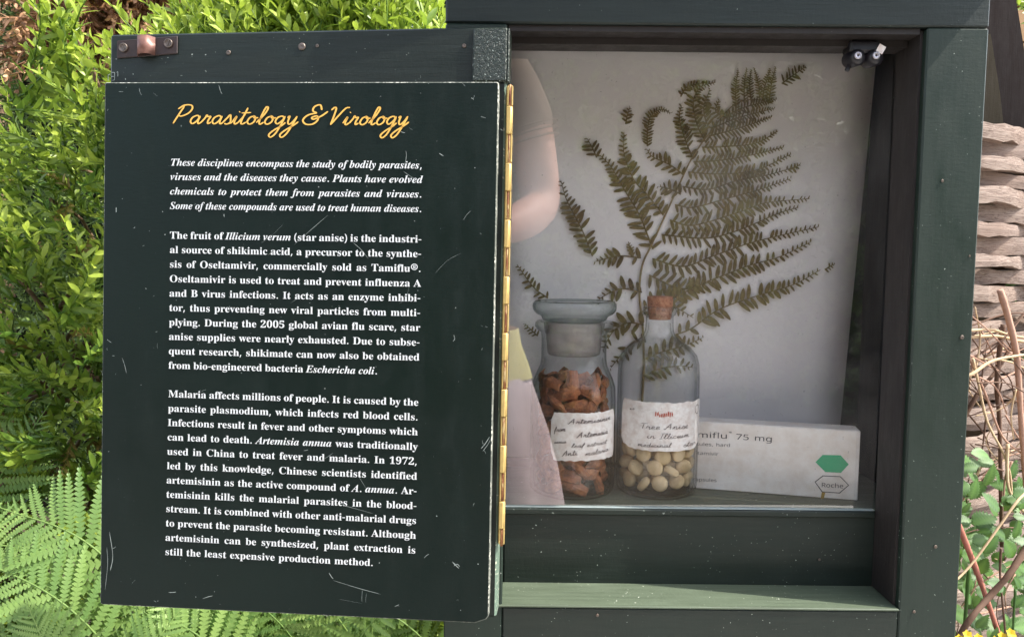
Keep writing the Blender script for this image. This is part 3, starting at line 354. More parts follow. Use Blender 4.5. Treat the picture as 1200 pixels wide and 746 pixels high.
  'm': (628, [[57, 0, 57, 360, 105, 360, 113, 311, 117, 311, 137, 336, 162, 353, 192, 363, 223, 367, 273, 360, 310, 340, 333, 306, 336, 306, 358, 333, 386, 352, 418, 363, 452, 367, 505, 359, 543, 335, 566, 295, 574, 234, 574, 0, 515, 0, 515, 232, 507, 279, 483, 308, 442, 317, 397, 309, 367, 287, 350, 250, 345, 199, 345, 0, 286, 0, 286, 232, 278, 279, 253, 308, 212, 317, 166, 309, 137, 283, 121, 242, 116, 187, 116, 0]]),
  'o': (406, [[202, -7, 157, -1, 117, 15, 84, 42, 58, 79, 42, 125, 37, 181, 48, 260, 82, 318, 135, 355, 204, 367, 250, 361, 290, 345, 324, 318, 349, 282, 365, 236, 370, 181, 359, 101, 325, 42, 271, 6], [203, 42, 251, 52, 283, 80, 303, 123, 309, 181, 303, 238, 283, 281, 251, 308, 203, 317, 155, 308, 123, 281, 104, 238, 98, 181, 104, 123, 123, 80, 156, 52]]),
  'p': (413, [[57, -161, 57, 360, 105, 360, 113, 311, 116, 311, 135, 333, 158, 351, 189, 363, 228, 367, 288, 355, 335, 320, 366, 262, 376, 181, 366, 100, 335, 41, 288, 5, 228, -7, 190, -3, 159, 9, 116, 46, 112, 46, 115, 17, 116, -13, 116, -161], [219, 42, 249, 47, 273, 60, 291, 82, 305, 110, 315, 181, 309, 237, 291, 280, 261, 308, 218, 317, 171, 309, 140, 286, 123, 247, 116, 192, 116, 181, 122, 122, 138, 78, 169, 51]]),
  'r': (277, [[57, 0, 57, 360, 105, 360, 112, 294, 115, 294, 135, 322, 160, 345, 190, 361, 225, 367, 247, 366, 267, 363, 260, 308, 241, 312, 221, 313, 194, 309, 169, 298, 147, 280, 131, 256, 120, 226, 116, 192, 116, 0]]),
  's': (322, [[148, -7, 83, -1, 35, 16, 35, 70, 87, 50, 149, 41, 188, 45, 214, 55, 229, 72, 234, 94, 227, 118, 200, 140, 146, 164, 86, 191, 48, 223, 38, 244, 34, 271, 44, 312, 72, 342, 115, 360, 169, 367, 231, 360, 284, 343, 264, 296, 216, 312, 165, 318, 133, 315, 110, 307, 95, 293, 91, 275, 99, 249, 129, 229, 183, 206, 242, 180, 279, 147, 288, 126, 291, 99, 282, 53, 253, 20, 207, 0]]),
  't': (242, [[167, -7, 115, 3, 94, 16, 77, 37, 65, 66, 62, 105, 62, 314, 11, 314, 11, 343, 62, 366, 86, 443, 121, 443, 121, 360, 225, 360, 225, 314, 121, 314, 121, 106, 125, 77, 137, 57, 155, 46, 177, 42, 205, 44, 228, 49, 228, 4, 201, -4]]),
  'u': (415, [[184, -7, 127, 1, 86, 25, 61, 65, 53, 124, 53, 360, 113, 360, 113, 128, 122, 81, 148, 52, 193, 42, 243, 51, 276, 76, 293, 117, 299, 173, 299, 360, 358, 360, 358, 0, 310, 0, 301, 48, 298, 48, 277, 23, 250, 6, 218, -3]]),
  'v': (341, [[136, 0, 0, 360, 63, 360, 140, 148, 151, 115, 162, 80, 169, 52, 171, 52, 179, 81, 190, 116, 201, 148, 278, 360, 341, 360, 204, 0]]),
  '®': (463, [[231, 118, 192, 122, 154, 134, 121, 152, 91, 177, 67, 206, 48, 240, 37, 277, 33, 317, 37, 357, 48, 394, 67, 428, 91, 457, 121, 482, 154, 500, 192, 512, 231, 516, 271, 512, 309, 500, 343, 482, 372, 457, 396, 428, 415, 394, 426, 357, 430, 317, 426, 277, 415, 240, 396, 206, 372, 177, 343, 152, 309, 134, 271, 122], [231, 166, 271, 171, 307, 187, 338, 210, 362, 241, 377, 277, 382, 317, 377, 357, 362, 393, 338, 423, 307, 447, 271, 462, 231, 467, 192, 462, 156, 447, 125, 423, 101, 393, 86, 357, 81, 317, 86, 277, 101, 241, 125, 210, 156, 187, 192, 171], [273, 226, 228, 312, 273, 312, 319, 226], [161, 226, 161, 409, 253, 409, 279, 402, 302, 383, 311, 350, 302, 316, 278, 295, 250, 287, 185, 287, 185, 319, 239, 319, 257, 327, 267, 350, 264, 364, 257, 372, 239, 378, 203, 378, 203, 226]]),
 },
}
_gc = {}
def glyph(face, ch):
    k = (face, ch)
    if k in _gc: return _gc[k]
    adv, cont = GLYPH[face][ch]
    c = bpy.data.curves.new('glyph', 'CURVE'); c.dimensions = '2D'; c.fill_mode = 'BOTH'
    for q in cont:
        n = len(q)//2; sp = c.splines.new('POLY'); sp.points.add(n-1); sp.use_cyclic_u = True
        for i in range(n): sp.points[i].co = (q[2*i]/1000, q[2*i+1]/1000, 0, 1)
    o = bpy.data.objects.new('glyph', c); me = o.to_mesh()
    vs = [tuple(v.co) for v in me.vertices]; fs = [tuple(p.vertices) for p in me.polygons]
    o.to_mesh_clear(); bpy.data.objects.remove(o); bpy.data.curves.remove(c)
    _gc[k] = (adv/1000, vs, fs); return _gc[k]
KERN = {('T', 'h'): -.03, ('A', 'r'): -.01, ('W', 'a'): -.05}
def set_line(text, face0, A, B, em, hs, y=-.0006, justify=True, to3=None):
    """text from A=(x,z) to B=(x,z) in the plane; *..* toggles italic. Returns MB."""
    face = face0; segs = []; italic = False
    for ch in text:
        if ch == '*': italic = not italic; continue
        segs.append((('i' if italic else face0), ch))
    L = math.hypot(B[0]-A[0], B[1]-A[1]); ux = ((B[0]-A[0])/L, (B[1]-A[1])/L); uz = (-ux[1], ux[0])
    wd = 0; ns = 0
    for f, ch in segs:
        if ch == ' ': ns += 1
        else: wd += glyph(f if ch in GLYPH[f] else 'b', ch)[0]*em*hs
    sp = .25*em*hs
    if justify == 'scale': k = L/(wd+ns*sp); hs *= k; sp *= k
    elif justify and ns:
        want = (L-wd)/ns
        if want < .15*em*hs: k = L/(wd+ns*.17*em*hs); hs *= k; wd *= k; want = .17*em*hs
        sp = want
    elif justify: hs *= L/wd
    mb = MB(); x = 0
    for f, ch in segs:
        if ch == ' ': x += sp; continue
        adv, vs, fs = glyph(f if ch in GLYPH[f] else 'b', ch)
        P = []
        for v in vs:
            lx = x+v[0]*em*hs; lz = v[1]*em
            q = (A[0]+ux[0]*lx+uz[0]*lz, A[1]+ux[1]*lx+uz[1]*lz)
            P.append(to3(q) if to3 else (q[0], y, q[1]))
        mb.add(P, fs); x += adv*em*hs
    return mb
# handwriting: pen strokes in units of the x-height; (width, [strokes])
HW = {
 'a': (1.15, [[(.85,.75),(.6,1),(.2,.75),(.1,.3),(.35,.02),(.7,.35),(.9,.95)], [(.9,.95),(.82,.3),(.95,.02),(1.2,.25)]]),
 'r': (.95, [[(0,.2),(.25,.7),(.35,1.05),(.5,.85),(.75,.9),(.62,.4),(.68,.05),(.95,.22)]]),
 's': (.85, [[(0,.2),(.3,.75),(.5,1.1),(.62,.7),(.7,.25),(.45,0),(.15,.08)], [(.45,0),(.9,.2)]]),
 'i': (.62, [[(0,.2),(.3,.95),(.22,.3),(.35,.02),(.65,.25)], [(.42,1.42),(.46,1.5)]]),
 't': (.72, [[(0,.2),(.38,1.1),(.5,1.95)], [(.5,1.95),(.26,.4),(.38,.02),(.75,.25)], [(.05,1.32),(.95,1.38)]]),
 'o': (1.0, [[(.6,.98),(.25,.8),(.12,.3),(.4,.02),(.75,.3),(.78,.8),(.55,1.0),(.7,.75),(1.05,.8)]]),
 'l': (.68, [[(0,.2),(.5,1.1),(.72,1.9),(.52,2.05),(.36,1.4),(.26,.4),(.38,.02),(.7,.25)]]),
 'g': (1.05, [[(.85,.8),(.6,1),(.22,.8),(.12,.35),(.38,.08),(.75,.5),(.9,.98)], [(.9,.98),(.72,-.1),(.45,-1.1),(.1,-1.5),(-.12,-1.2),(.2,-.7),(.8,-.15),(1.1,.25)]]),
 'y': (1.05, [[(.1,.8),(.28,1),(.25,.35),(.45,.04),(.75,.4),(.98,1.0)], [(.98,1.0),(.75,-.1),(.45,-1.1),(.1,-1.5),(-.12,-1.2),(.2,-.7),(.85,-.1),(1.25,.35)]]),
 'e': (.85, [[(0,.25),(.45,.55),(.62,.88),(.4,1.02),(.15,.6),(.2,.12),(.5,.02),(.85,.25)]]),
 'm': (1.5, [[(0,.2),(.25,1),(.2,0)], [(.22,.5),(.55,1),(.65,.8),(.58,0)], [(.6,.5),(.95,1),(1.05,.8),(1.0,.15),(1.15,.02),(1.5,.25)]]),
 'n': (1.15, [[(0,.2),(.25,1),(.2,0)], [(.22,.5),(.6,1),(.72,.8),(.66,.15),(.8,.02),(1.15,.25)]]),
 'u': (1.1, [[(0,.3),(.2,1),(.15,.3),(.35,.03),(.65,.4),(.8,1)], [(.8,1),(.72,.2),(.85,.02),(1.1,.25)]]),
 'f': (.7, [[(0,.2),(.5,1.2),(.68,1.9),(.45,1.9),(.25,.5),(.1,-.9)], [(.05,.9),(.65,.95)]]),
 'd': (1.1, [[(.8,.8),(.5,1),(.15,.7),(.15,.2),(.4,.02),(.75,.4),(1.0,2.0)], [(1.0,2.0),(.8,.3),(.9,.02),(1.15,.25)]]),
 'c': (.85, [[(.7,.85),(.45,1),(.15,.7),(.15,.2),(.4,.02),(.85,.25)]]),
 'P': (1.55, [[(.62,2.1),(.35,1.2),(.02,.02)], [(.1,1.75),(.6,2.2),(1.25,2.2),(1.45,1.75),(1.15,1.2),(.6,.9),(.3,1.0)]]),
 'V': (1.5, [[(-.05,1.75),(.2,2.05),(.4,1.9),(.38,1.0),(.3,.02)], [(.3,.02),(.9,1.2),(1.35,1.95),(1.75,2.05)]]),
 'A': (1.5, [[(-.1,.3),(.1,.1),(.6,1.2),(1.1,2.1)], [(1.1,2.1),(1.02,1),(1.05,.0)], [(.3,.85),(1.35,.95)]]),
 'T': (1.2, [[(.1,1.9),(1.4,2.0)], [(.75,1.95),(.5,0)]]),
 'I': (.8, [[(.6,2.0),(.3,0)], [(.2,2.0),(1,2.05)], [(0,0),(.7,.02)]]),
 '&': (2.1, [[(1.55,1.7),(1.3,2.3),(.8,2.1),(.72,1.6),(1.15,1.35)], [(1.15,1.35),(.35,1.1),(-.05,.5),(.3,.02),(.95,.05),(1.35,.55),(1.2,1.0),(.75,.8),(.95,.62),(1.6,1.0),(2.15,1.55)]]),
}
def handwrite(text, A, B, xh, wpen, slant=.32, y=-.0006, to3=None, jitter=0, gap=1.0, squeeze=None):
    L = math.hypot(B[0]-A[0], B[1]-A[1]); ux = ((B[0]-A[0])/L, (B[1]-A[1])/L); uz = (-ux[1], ux[0])
    tot = sum(gap if c == ' ' else HW[c][0] for c in text)
    k = L/tot; mb = MB(); x = 0; layer = 0
    for c in text:
        if c == ' ': x += gap; continue
        wd, strokes = HW[c]
        for st in strokes:
            pts = spline([Vector((p[0]+R(-jitter, jitter), p[1]+R(-jitter, jitter), 0)) for p in st], 5)
            loc = [Vector(((x+p.x)*k+p.y*xh*slant, p.y*xh, 0)) for p in pts]
            vs = []; fs = []; layer += 1
            for i, p in enumerate(loc):
                t = (loc[min(i+1, len(loc)-1)]-loc[max(i-1, 0)])
                t = t.normalized() if t.length > 1e-9 else Vector((1, 0, 0)); n = Vector((-t.y, t.x, 0))
                wv = wpen*(.75+.45*abs(t.y))*(.55 if i in (0, len(loc)-1) else 1)/2
                for s_ in (-1, 1):
                    q = p+n*wv*s_; g = (A[0]+ux[0]*q.x+uz[0]*q.y, A[1]+ux[1]*q.x+uz[1]*q.y)
                    yy = y-(layer % 5)*.00004
                    vs.append(to3(g, (layer % 5)*.00004) if to3 else (g[0], yy, g[1]))
            fs = [(2*i, 2*i+1, 2*i+3, 2*i+2) for i in range(len(loc)-1)]
            mb.add(vs, fs)
        x += wd
    return mb

# ---------------------------------------------------------------- ground
gm, t, b = nodes('soil')
n1 = noise(t, coords(t), 14, 8, .7); t.links.new(ramp(t, n1, [(.3, (.025, .018, .012)), (.6, (.07, .05, .03)), (.85, (.12, .09, .05))]).outputs[0], b.inputs['Base Color'])
b.inputs['Roughness'].default_value = .95; bump(t, b, n1, .9, .02)
mb = MB(); S = 60; n = 24
vs = [((i/n*2-1)*S, (j/n*2-1)*S, GROUND+(.03*math.sin(i*1.7)*math.cos(j*2.3) if abs(i-12) > 1 else 0)) for j in range(n+1) for i in range(n+1)]
mb.add(vs, [(j*(n+1)+i, j*(n+1)+i+1, (j+1)*(n+1)+i+1, (j+1)*(n+1)+i) for j in range(n) for i in range(n)])
structure(mb.build('ground', gm))
mg, t, b = nodes('bounce_gravel')
n1 = noise(t, coords(t), 90, 6, .75); t.links.new(ramp(t, n1, [(.3, (.50, .47, .43)), (.7, (.76, .73, .68))]).outputs[0], b.inputs['Base Color'])
b.inputs['Roughness'].default_value = .95; bump(t, b, n1, .8, .01)
mb = MB(); mb.add([(x, y, GROUND+.045+.004*math.sin(x*3+y)) for y in np.linspace(-2.3, -.25, 17) for x in np.linspace(-6, 6, 31)], [(j*31+i, j*31+i+1, (j+1)*31+i+1, (j+1)*31+i) for j in range(16) for i in range(30)])
structure(mb.build('bounce_path', mg))  # unseen pale path added to bounce sun into the case

# ---------------------------------------------------------------- the display cabinet
XL0, XL1, XR0, XR1 = -.0527, -.0068, .305, .3507        # left post, right post
ZT, ZG, ZL = .1755, -.2045, -.2695                      # soffit, glass foot, ledge
YG = .043
cab = thing('display_cabinet', (.15, .05, GROUND), 'dark green painted wooden display cabinet with a glazed front and its door folded open', 'cabinet')
OFF = -Vector(cab.location)
def cpart(name, mb, mat, parent=cab):
    o = mb.build(name, mat, parent)
    if parent is cab: o.location = OFF
    return o
cpart('left_post', MB().box((XL0, 0, GROUND), (XL1, .055, ZT-.0005), bev=.0012), M_post)['label'] = 'narrow left post of the cabinet frame behind the door hinge'
cpart('right_post', MB().box((XR0, 0, GROUND), (XR1, .0405, ZT-.0005), bev=.0012), [M_post])['label'] = 'broad right post of the cabinet frame'
cpart('header_rail', MB().box((XL0, 0, ZT), (XR1, .055, .238), bev=.0012), M_head)
# jamb lining: dark board behind the right post with a rabbet line, same inner face set 2 mm proud
cpart('jamb_lining', MB().box((XR0-.0022, .006, ZL+.0005), (XR0-.0001, YG-.001, ZT-.001)).box((XR0+.006, YG+.006, ZG), (XR1-.002, .058, ZT-.0005)), M_jamb)
cpart('soffit_lining', MB().box((XL1+.001, .004, ZT-.0045), (XR0-.0035, .020, ZT-.0002)).box((XL1+.001, .0215, ZT-.009), (XR0-.0035, YG-.0012, ZT-.0002)), M_jamb)
cpart('lower_rail', MB().box((XL1+.0005, YG, ZL-.05), (XR0-.0005, .058, -.2105), bev=.0008), M_rail)
cpart('glazing_bead', MB().box((XL1+.0005, YG-.0035, -.2105), (XR0-.003, YG+.004, -.2052), bev=.0009), M_rail)
lg = MB(); lg.box((XL1-.004, -.0010, ZL-.0018), (XR0-.0003, YG-.0004, ZL), bev=.0005)
cpart('ledge', lg, M_ledge)
cpart('sill_board', MB().box((XL1+.0005, 0, -.50), (XR0-.0005, .03, ZL-.0021), bev=.001), M_rail)
mP = glassmat('pane_glass', 2.35, (.97, .98, .975), (.8, .84, .82), smear_sheen=.075)  # blotches are smears plus reflected foliage painted onto the pane
pane = MB().box((XL1+.0004, YG+.0006, ZG+.0008), (XR0-.0026, YG+.0036, ZT-.0006))
# one sheet: only the front face carries the reflection
pane = MB().add([(XL1+.0004, YG+.001, ZG), (XR0-.0024, YG+.001, ZG), (XR0-.0024, YG+.001, ZT-.0006), (XL1+.0004, YG+.001, ZT-.0006)], [(0, 1, 2, 3)])
gp = cpart('glass_pane', pane, mP)
M_litstrip = simple('pale_lit_strip', (.30, .36, .36), .4, .2, var=.25, scale=200)
cpart('lit_pane_edge', MB().box((XL1+.0006, YG-.0016, -.2050), (XR0-.0026, YG+.003, -.2042), bev=.0002), M_litstrip)  # pale strip added; light on the pane's lower edge is in its colour
# case behind the glass
cpart('floor_board', MB().box((XL0+.002, .0475, -.214), (XR1-.004, .172, -.206)), paint('floor_paint', (.060, .075, .055), grain='X', chips=.7, rough=.6, dirt=.9))
cpart('back_board', MB().box((XL0+.002, .1725, -.5), (XR1-.002, .182, .25)), M_inner)
cpart('side_board', MB().box((XR1-.0065, .059, GROUND+.3), (XR1-.0005, .172, .237)), M_inner)
cpart('side_board', MB().box((XL0+.0005, .056, GROUND+.3), (XL0+.0065, .172, .237)), M_inner)
cpart('ceiling_board', MB().box((XL0+.008, .056, .21), (XR1-.008, .172, .22)), M_inner)
cpart('back_post', MB().box((XL0+.0005, .183, GROUND), (XL0+.05, .20, .237), bev=.001), M_post)
cpart('back_post', MB().box((XR1-.05, .183, GROUND), (XR1-.0005, .20, .237), bev=.001), M_post)
cpart('roof_board', MB().box((-.066, -.029, .240), (.382, .20, .262), bev=.002), M_head)
M_screw = simple('old_screw', (.16, .13, .11), .45, .8, var=.5, scale=500)

# door (folded back against the left side) and the text panel fixed to it
PWD, PHT = .29094, .38648
def eul(a, b_, c): return (Matrix.Rotation(a, 3, 'Z') @ Matrix.Rotation(b_, 3, 'X') @ Matrix.Rotation(c, 3, 'Y'))
DM = Matrix.Translation((-.01208, -.03, .12583)) @ eul(math.radians(-4.00554), math.radians(-3.23572), math.radians(.32298)).to_4x4()
DO, DNn = DM.translation.copy(), DM.to_3x3() @ Vector((0, -1, 0)); DI = DM.inverted()
def onpanel(px, py, off=0):
    p = DI @ onplane(px, py, DO+DNn*off, DNn); return (p.x, p.z)
door = MB().box((-PWD-.0015, .0085, -PHT+.001), (.0048, .030, .038), bev=.0015)
for i, v in enumerate(door.v):                          # its top edge rises towards the hinge
    if v[2] > .02: door.v[i] = (v[0], v[1], v[2]+(v[0]+PWD)/PWD*.004)
door = door.build('door', [M_door, M_doorlit], cab)
for p in door.data.polygons:
    if p.normal.x > .6: p.material_index = 1
door.matrix_local = Matrix.Translation(OFF) @ DM
# panel: thin board, worn pale edges, a chipped lower right corner
cw, hw, hh, th = .006, PWD, PHT, .0078
ol = [(-hw, -hh+.001), (-hw+.0015, -hh), (-cw*1.6, -hh), (-.0016, -hh+cw*.5), (0, -hh+cw*.9), (0, -.0008), (-.001, 0), (-hw+.0008, 0), (-hw, -.001)]
pb = MB(); k = len(ol); bv = .0006
vs = [(x*(1-bv*2/hw)-bv, 0, z*(1-bv*2/hh)-bv) for x, z in ol]+[(x, bv, z) for x, z in ol]+[(x, th, z) for x, z in ol]
pb.add(vs, [tuple(range(k))], 0); pb.add(vs, [], 0)
pb = MB(); pb.add(vs, [tuple(range(k))]+[tuple(range(2*k, 3*k))[::-1]], 0)
b0 = 0
for r_ in (0, 1):
    for i in range(k):
        j = (i+1) % k; pb.f.append((r_*k+j, r_*k+i, (r_+1)*k+i, (r_+1)*k+j)); pb.m.append(1); pb.sm.append(False)
panel = pb.build('text_panel', [M_panel, M_edge], door); panel['label'] = 'smooth dark panel of white and gold lettering fixed over the door'
HS_R, HS_I = 1.10, 1.12
LINES = [
 ("*These disciplines encompass the study of bodily parasites,*", 200.2, 194.3, 495.3, 197.8),
 ("*viruses and the diseases they cause. Plants have evolved*", 200.0, 211.0, 495.6, 214.6),
 ("*chemicals to protect them from parasites and viruses.*", 199.8, 228.0, 494.8, 231.6),
 ("*Some of these compounds are used to treat human diseases.*", 199.6, 245.0, 494.6, 248.7),
 ("The fruit of *Illicium verum* (star anise) is the industri-", 199.4, 279.6, 494.4, 284.3),
 ("al source of shikimic acid, a precursor to the synthe-", 199.2, 296.4, 494.1, 301.4),
 ("sis of Oseltamivir, commercially sold as Tamiflu®.", 199.0, 313.4, 493.8, 318.6),
 ("Oseltamivir is used to treat and prevent influenza A", 198.9, 330.4, 493.5, 335.9),
 ("and B virus infections. It acts as an enzyme inhibi-", 198.7, 347.3, 493.2, 353.1),
 ("tor, thus preventing new viral particles from multi-", 198.5, 364.2, 492.9, 370.4),
 ("plying. During the 2005 global avian flu scare, star", 198.3, 381.1, 492.6, 387.7),
 ("anise supplies were nearly exhausted. Due to subse-", 198.1, 397.9, 492.3, 404.9),
 ("quent research, shikimate can now also be obtained", 197.9, 414.7, 491.9, 422.2),
 ("from bio-engineered bacteria *Eschericha coli.*", 197.7, 431.5, 442.8, 438.3),
 ("Malaria affects millions of people. It is caused by the", 197.6, 464.8, 490.7, 475.0),
 ("parasite plasmodium, which infects red blood cells.", 197.2, 481.7, 490.3, 492.2),
 ("Infections result in fever and other symptoms which", 196.8, 498.5, 490.0, 509.5),
 ("can lead to death. *Artemisia annua* was traditionally", 196.5, 515.3, 489.7, 526.8),
 ("used in China to treat fever and malaria. In 1972,", 196.1, 532.1, 489.4, 544.1),
 ("led by this knowledge, Chinese scientists identified", 195.8, 548.9, 489.1, 561.4),
 ("artemisinin as the active compound of *A. annua.* Ar-", 195.4, 565.6, 488.8, 578.7),
 ("temisinin kills the malarial parasites in the blood-", 195.1, 582.3, 488.5, 596.0),
 ("stream. It is combined with other anti-malarial drugs", 194.7, 599.0, 488.2, 613.2),
 ("to prevent the parasite becoming resistant. Although", 194.4, 615.8, 487.8, 630.5),
 ("artemisinin can be synthesized, plant extraction is", 194.0, 632.6, 487.4, 647.8),
 ("still the least expensive production method.", 193.7, 649.3, 437.8, 662.4)]
for s_, x0, y0, x1, y1 in LINES:
    A, B = onpanel(x0, y0), onpanel(x1, y1)
    it = s_.startswith('*') and s_.endswith('*') and s_.count('*') == 2
    set_line(s_, 'b', A, B, .0112, HS_I if it else HS_R).build('text_line', M_text, panel)
handwrite('Parasitology', onpanel(203, 145.2), onpanel(346.5, 146.5), .0061, .00108, slant=.30).build('heading', M_gold, panel)
handwrite('&', onpanel(355, 146.0), onpanel(381, 146.4), .0061, .00115, slant=.18).build('heading', M_gold, panel)
handwrite('Virology', onpanel(384, 146.8), onpanel(476, 146.8), .0061, .00108, slant=.30).build('heading', M_gold, panel)
SCR = [((385, 252), (363, 271), (345, 287), .5), ((414, 284), (424, 293), (432, 303), .45), ((476, 177), (476.5, 184), (474, 196), .5),
       ((473, 201), (480, 206), (488, 211), .4), ((372, 541), (382, 536), (391, 530), .4), ((421, 558), (426, 566), (429, 571), .4),
       ((402, 591), (420, 596), (438, 601), .35), ((386, 670), (389, 675), (391, 677), .8), ((391, 679), (420, 688), (446, 695), .45),
       ((398, 701), (412, 703.5), (425, 706), .15), ((564, 525), (569, 519), (574, 511), .8), ((566, 528), (572, 520), (575, 514), .5),
       ((198, 693), (203, 693), (207, 692.5), .9), ((238, 700.5), (245, 698), (250, 697), .9), ((144, 419), (147, 428), (149, 437), .5),
       ((129, 622), (133, 650), (130, 668), .9), ((126, 640), (127, 660), (124, 690), .5), ((530, 657), (535, 662), (538, 665), 1.1), ((532, 662), (536, 660), (539, 663), .8),
       ((425, 690), (424.5, 698), (424.5, 704), .3), ((430, 694), (429, 700), (429, 705), .25), ((497, 653), (500, 650), (503, 648), .6),
       ((480, 335), (476, 349), (468, 356), .2), ((341, 355), (350, 349), (353, 346), .3), ((532, 392), (533, 397), (531, 400), .7), ((257, 100), (259, 107), (261, 111), .6),
       ((164, 104), (165, 109), (167, 112), .6), ((137, 243), (137, 246), (137, 249), 1.2), ((543, 258), (547, 252), (552, 247), .3), ((510, 320), (525, 305), (540, 297), .2),
       ((306, 285), (318, 277), (333, 262), .15), ((515, 180), (518, 182), (520, 183), .9), ((470, 154.5), (472, 155.5), (475, 156), .9), ((263, 251), (263.2, 253), (263.5, 254.5), .9)]
for _k in range(46):
    qx, qy = (R(125, 578), R(100, 725)) if _k % 2 else random.choice([(R(118, 140), R(98, 705)), (R(555, 580), R(98, 725)), (R(120, 575), R(96, 112)), (R(120, 570), R(690, 712))]); an = R(0, 3.1); ln_ = R(1, 7)
    SCR.append(((qx, qy), (qx+ln_*.5*math.cos(an)+R(-1, 1), qy+ln_*.5*math.sin(an)), (qx+ln_*math.cos(an), qy+ln_*math.sin(an)), R(.15, .6)))
for a, b_, c, wd in SCR:
    P = [Vector((q[0], 0, q[1])) for q in (onpanel(*a), onpanel(*b_), onpanel(*c))]; P = spline(P, 4); vs = []
    for i, p in enumerate(P):
        tt = (P[min(i+1, len(P)-1)]-P[max(i-1, 0)]).normalized(); nn = Vector((-tt.z, 0, tt.x)); h = wd*.00024*(1 if 0 < i < len(P)-1 else .2)*R(.6, 1.3)
        vs += [p+nn*h+Vector((0, -.0009, 0)), p-nn*h+Vector((0, -.0009, 0))]
    MB().add(vs, [(2*i, 2*i+1, 2*i+3, 2*i+2) for i in range(len(P)-1)]).build('scratch', M_scr, panel)
# lumpy plate at the top hinge corner; pale specks are painted glints of sun
mk, t, b = nodes('lumpy_black_plate')
nn = noise(t, coords(t), 520, 3, .7); t.links.new(ramp(t, nn, [(.3, (.008, .013, .010)), (.63, (.018, .028, .020)), (.68, (.45, .5, .45))]).outputs[0], b.inputs['Base Color'])
b.inputs['Roughness'].default_value = .28; bump(t, b, noise(t, coords(t), 420, 4, .7), .8, .0014)
a0, a1 = onpanel(553, 31), onpanel(583, 93)
zb = max(a1[1], .0012)
pl = MB(); pl.box((a0[0], .0058, zb), (.0052, .0086, a0[1]+.001), bev=.0012); pl.box((.0050, .0062, zb), (.0066, .026, a0[1]+.001), bev=.0007)
pl.build('corner_plate', mk, door)['label'] = 'lumpy folded metal corner plate under thick dark paint'
# latch bracket at the far top corner
M_lat = simple('rusty_painted_strap', (.040, .026, .023), .42, .3, var=.5, scale=90, bmp=.3)
for px, py, r_ in ((1127, 395, .0013), (1096, 640, .0011), (1104, 212, .0009), (1136, 300, .0006), (1071, 716, .001), (700, 720, .001), (960, 655, .0009)):
    q_ = at(px, py, -.0002 if py < 700 or px > 1060 else -.0002); yy_ = 0
    if px < 1060 and py < 680: q_ = at(px, py, YG-.0002)
    MB().lathe([(0, 0), (r_, 0), (r_*1.3, .0004), (r_*.9, .0007), (0, .0002)], 12).build('nail_hole', M_screw, cab, Matrix.Translation(q_+OFF) @ Matrix.Rotation(math.pi/2, 4, 'X'))
M_bare = simple('bare_worn_metal', (.20, .10, .08), .45, .4, var=.7, scale=160, bmp=.3)
q0, q1 = onpanel(137, 47, -.0075), onpanel(208, 63, -.0075)
xa, xb = q0[0], q1[0]; za, zc = onpanel(172, 66, -.0075)[1], onpanel(172, 45, -.0075)[1]; xm = onpanel(172, 55, -.0075)[0]
br = MB()
tilt = .0016
def sec(x0, x1, y0, y1, nm, mat, r=.0005):
    o = MB().box((x0, y0, za), (x1, y1, zc), bev=r)
    for i, v in enumerate(o.v): o.v[i] = (v[0], v[1], v[2]+(v[0]-xm)*.07)
    return o
lat = sec(xa, xb, .0072, .0083, 'latch_strap', M_lat).build('latch_strap', M_lat, door); lat['label'] = 'small bent metal strap screwed to the door corner'
pr = [(xm-.0065, .0070), (xm-.0038, .0012), (xm+.0002, -.0006), (xm+.0042, .0012), (xm+.0068, .0070)]
o = MB(); vs = []
for x, y in pr:
    for y2 in (y, y+.0012):
        for z in (za, zc): vs.append((x, y2, z+(x-xm)*.07))
fs = []
for i in range(4):
    a = i*4; fs += [(a, a+4, a+5, a+1), (a+2, a+3, a+7, a+6), (a+1, a+5, a+7, a+3), (a, a+2, a+6, a+4)]
o.add(vs, fs, 0, None, True).build('latch_loop', M_bare, lat)
for px, py in ((145.5, 56.5), (198, 51.5)):
    sx, sz = onpanel(px, py, -.0075)
    s_ = MB().lathe([(0, 0), (.0022, 0), (.0031, .0004), (.0034, .0012), (.0029, .0016), (.0024, .0010), (.0010, .0009), (0, .0009)], 16)
    s_.box((-.0022, -.0003, .0011), (.0022, .0003, .0014)).build('screw', M_screw, lat, Matrix.Translation((sx, .0072, sz)) @ Matrix.Rotation(math.pi/2, 4, 'X') @ Matrix.Rotation(R(0, 3), 4, 'Z'))
for px, py, r_ in ((354, 55, .0022), (268, 62, .0014), (544, 54, .0012), (372, 54, .001)):
    sx, sz = onpanel(px, py, -.0085)
    MB().lathe([(0, 0), (r_, 0), (r_*1.3, .0005), (r_*.9, .0008), (0, .0003)], 12).build('nail_hole', M_screw, door, Matrix.Translation((sx, .0084, sz)) @ Matrix.Rotation(math.pi/2, 4, 'X'))
sx, sz = onpanel(134, 90, -.0085)
hw_ = MB()
for st in ([(-.003, .002), (-.0045, .001), (-.0045, -.003)], [(-.002, .003), (.0005, .003), (.0005, -.0025), (-.001, -.003)], [(.002, .003), (.003, .0035), (.003, 0)], [(-.002, 0), (0, 0)]):
    for i in range(len(st)-1):
        p, q = Vector((st[i][0], 0, st[i][1])), Vector((st[i+1][0], 0, st[i+1][1])); d = (q-p).normalized(); nn = Vector((-d.z, 0, d.x))*.00018
        hw_.add([p+nn, p-nn, q-nn, q+nn], [(0, 1, 2, 3)])
hw_.build('scratch', M_scr, door, Matrix.Translation((sx, .0080, sz)))['label'] = 'scratched figures 31 in the paint'
